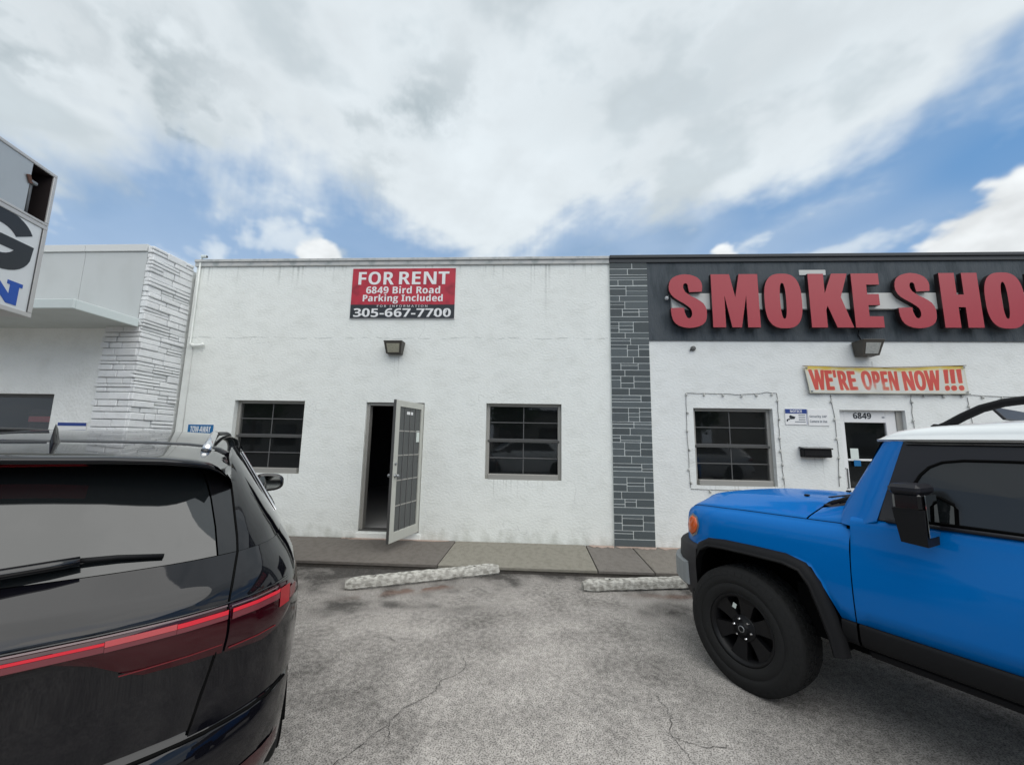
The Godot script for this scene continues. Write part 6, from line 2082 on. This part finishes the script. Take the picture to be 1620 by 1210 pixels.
	for u in [3.25, 3.42, 3.6, 3.8, 4.0, 4.2, 4.3, 4.36]:
		var e: Vector3 = side_at.call(u, curve_at([[2.5, 1.205], [3.0, 1.13], [3.45, 1.06], [4.0, 0.98], [4.36, 0.86]], u))
		var r := PackedVector3Array()
		for k in 13:
			var f := lerpf(-1.0, 1.0, k / 12.0)
			r.append(Vector3(e.x * f, e.y + 0.055 * (1.0 - pow(absf(f), 3.0)), e.z))
		rows.append(r)
	part("bonnet", grid_mesh(rows, func(p: Vector3) -> Vector3: return Vector3(p.x * 0.8, 0.3, p.z)), M.black_paint, car)
	part("front_bumper", box_mesh(Vector3(0, 0.58, -4.30), Vector3(1.30, 0.58, 0.16), 0.05), M.black_plastic, car)
	for sg in [1.0, -1.0]:
		part("headlight", box_mesh(Vector3(sg * 0.66, 0.80, -4.33), Vector3(0.26, 0.10, 0.14), 0.03, Basis(Vector3.UP, -sg * 0.6)), M.clear_lens, car)

# ------------------------------------------------------------------ cars parked behind the photographer, mirrored in the glass
func make_parked_cars() -> void:
	var source := get_node("black_suv")
	for c in [[-5.5, 12.0, 92.0, "silver_paint", "silver estate car parked along the road behind the photographer"], [1.5, 12.4, 88.0, "white_paint", "white estate car parked along the road behind the photographer"], [9.0, 12.2, 91.0, "silver_paint", "grey estate car parked beyond the white one by the road"]]:
		var o: Node3D = source.duplicate()
		put(o, "parked_car")
		o.position = Vector3(c[0], 0, c[1])
		o.rotation.y = deg_to_rad(c[2])
		tag(o, c[4], "car", "cars parked along the road")
		for k in o.get_children():
			if k is MeshInstance3D and k.material_override == M.black_paint:
				k.material_override = M[c[3]]

# ------------------------------------------------------------------ across the road, behind the photographer
func make_far_side() -> void:
	for spec in [[-34.0, -8.0, 5.2, "long tan shop building across the road"], [-4.0, 16.0, 4.4, "low cream shop building across the road"], [22.0, 44.0, 6.0, "taller tan office building across the road"]]:
		var b := thing("roadside_building", spec[3], "building")
		var x0: float = spec[0]
		var x1: float = spec[1]
		part("wall", span_mesh(x0, x1, 0, spec[2], 33, 45), M.far_wall, b)
		part("roof_edge", span_mesh(x0 - 0.2, x1 + 0.2, spec[2], spec[2] + 0.25, 32.8, 45.2), M.band_trim, b)
		var n := int((x1 - x0) / 3.5)
		for k in n:
			var xa := x0 + 0.6 + k * (x1 - x0 - 0.8) / n
			part("window", span_mesh(xa, xa + 2.2, 0.8, 2.9, 32.95, 33.0), M.car_glass, b)
	var spots := [[-26.0, 29.5, 8.0], [-17.0, 30.0, 6.5], [-9.0, 29.6, 9.0], [-2.0, 30.2, 7.0], [6.0, 29.4, 8.5], [14.0, 30.0, 7.0], [22.0, 29.7, 9.0], [31.0, 30.1, 7.5]]
	var kinds := ["broad green street tree across the road, leftmost of the row", "small green street tree second in the row across the road", "tall green street tree before the tan shop's end", "young green street tree at the gap between the shops", "dense green street tree before the cream shop", "light green street tree at the cream shop's end", "tall dark street tree before the office", "rightmost green street tree across the road"]
	for i in spots.size():
		var s: Array = spots[i]
		var t := thing("street_tree", kinds[i], "tree", Vector3(s[0], 0, s[1]), 0.0, "street trees across the road")
		var h: float = s[2]
		var tr := begin()
		tube(tr, PackedVector3Array([Vector3(0, 0, 0), Vector3(0.05, h * 0.2, 0), Vector3(-0.05, h * 0.42, 0.05)]), 0.16, 8)
		for k in 5:
			var a := TAU * k / 5.0
			tube(tr, PackedVector3Array([Vector3(-0.05, h * 0.38, 0.05), Vector3(cos(a) * h * 0.14, h * 0.55, sin(a) * h * 0.14), Vector3(cos(a) * h * 0.25, h * 0.75, sin(a) * h * 0.25)]), 0.06, 6)
		part("trunk", finish(tr), M.bark, t)
		var cr := begin(false)
		for k in 1500:
			var clump := Vector3(rng.randf_range(-1, 1), rng.randf_range(-1, 1), rng.randf_range(-1, 1))
			var p := clump.normalized() * pow(rng.randf(), 0.45)
			var c := Vector3(p.x * h * 0.36, h * 0.66 + p.y * h * 0.32, p.z * h * 0.36) + Vector3(sin(p.y * 9.0 + i) * 0.35, 0, cos(p.x * 8.0) * 0.35)
			var bs := Basis.from_euler(Vector3(rng.randf() * 6, rng.randf() * 6, rng.randf() * 6))
			var r := rng.randf_range(0.12, 0.30)
			quad(cr, c + bs * Vector3(-r, 0, 0), c + bs * Vector3(0, 0, -r * 0.5), c + bs * Vector3(r, 0, 0), c + bs * Vector3(0, 0, r * 0.5), bs.y)
		part("crown", finish(cr), M.leaf, t)

# ------------------------------------------------------------------
func _ready() -> void:
	rng.seed = 20260
	# camera: standing in the lot, looking slightly up through a very wide lens
	var cam := Camera3D.new()
	cam.name = "camera"
	cam.position = Vector3(0, 1.663, 6.6)
	cam.basis = Basis(Vector3.UP, deg_to_rad(3.238)) * Basis(Vector3.RIGHT, deg_to_rad(8.16)) * Basis(Vector3.BACK, deg_to_rad(0.984))
	cam.keep_aspect = Camera3D.KEEP_HEIGHT
	cam.fov = rad_to_deg(2.0 * atan(605.0 / 639.5))
	cam.near = 0.05
	cam.far = 600.0
	add_child(cam)
	# sky
	var env := Environment.new()
	env.background_mode = Environment.BG_SKY
	var sky := Sky.new()
	var pano := PanoramaSkyMaterial.new()
	pano.panorama = make_sky()
	sky.sky_material = pano
	env.sky = sky
	env.background_energy_multiplier = 0.86
	env.tonemap_mode = Environment.TONE_MAPPER_LINEAR
	env.tonemap_exposure = 1.2
	env.sdfgi_enabled = true
	env.ssao_enabled = true
	env.ssil_enabled = true
	var we := WorldEnvironment.new()
	we.name = "environment"
	we.environment = env
	add_child(we)
	# sun behind thin cloud, high over the photographer's right shoulder
	var sun := DirectionalLight3D.new()
	sun.name = "sun"
	sun.light_color = Color(1.0, 0.985, 0.96)
	sun.light_energy = 0.62
	sun.light_angular_distance = 80.0
	sun.shadow_enabled = true
	sun.rotation = Vector3(deg_to_rad(-54.0), deg_to_rad(34.0), 0)
	add_child(sun)
	make_materials()
	make_ground()
	make_left_building()
	make_vacant_shop()
	make_smoke_shop()
	make_far_side()
	make_rent_sign()
	make_channel_letters()
	make_banner()
	make_hanging_sign()
	make_black_suv()
	make_blue_suv()
	make_parked_cars()
	make_wheel_stop("skewed worn concrete wheel stop in front of the open door", Vector3(-2.05, 0, 2.02), Vector3(-0.40, 0, 1.27), 1.81)
	make_wheel_stop("speckled concrete wheel stop by the blue car's front wheel", Vector3(0.58, 0, 1.785), Vector3(1.79, 0, 1.56), 1.80)
	make_shop_details()
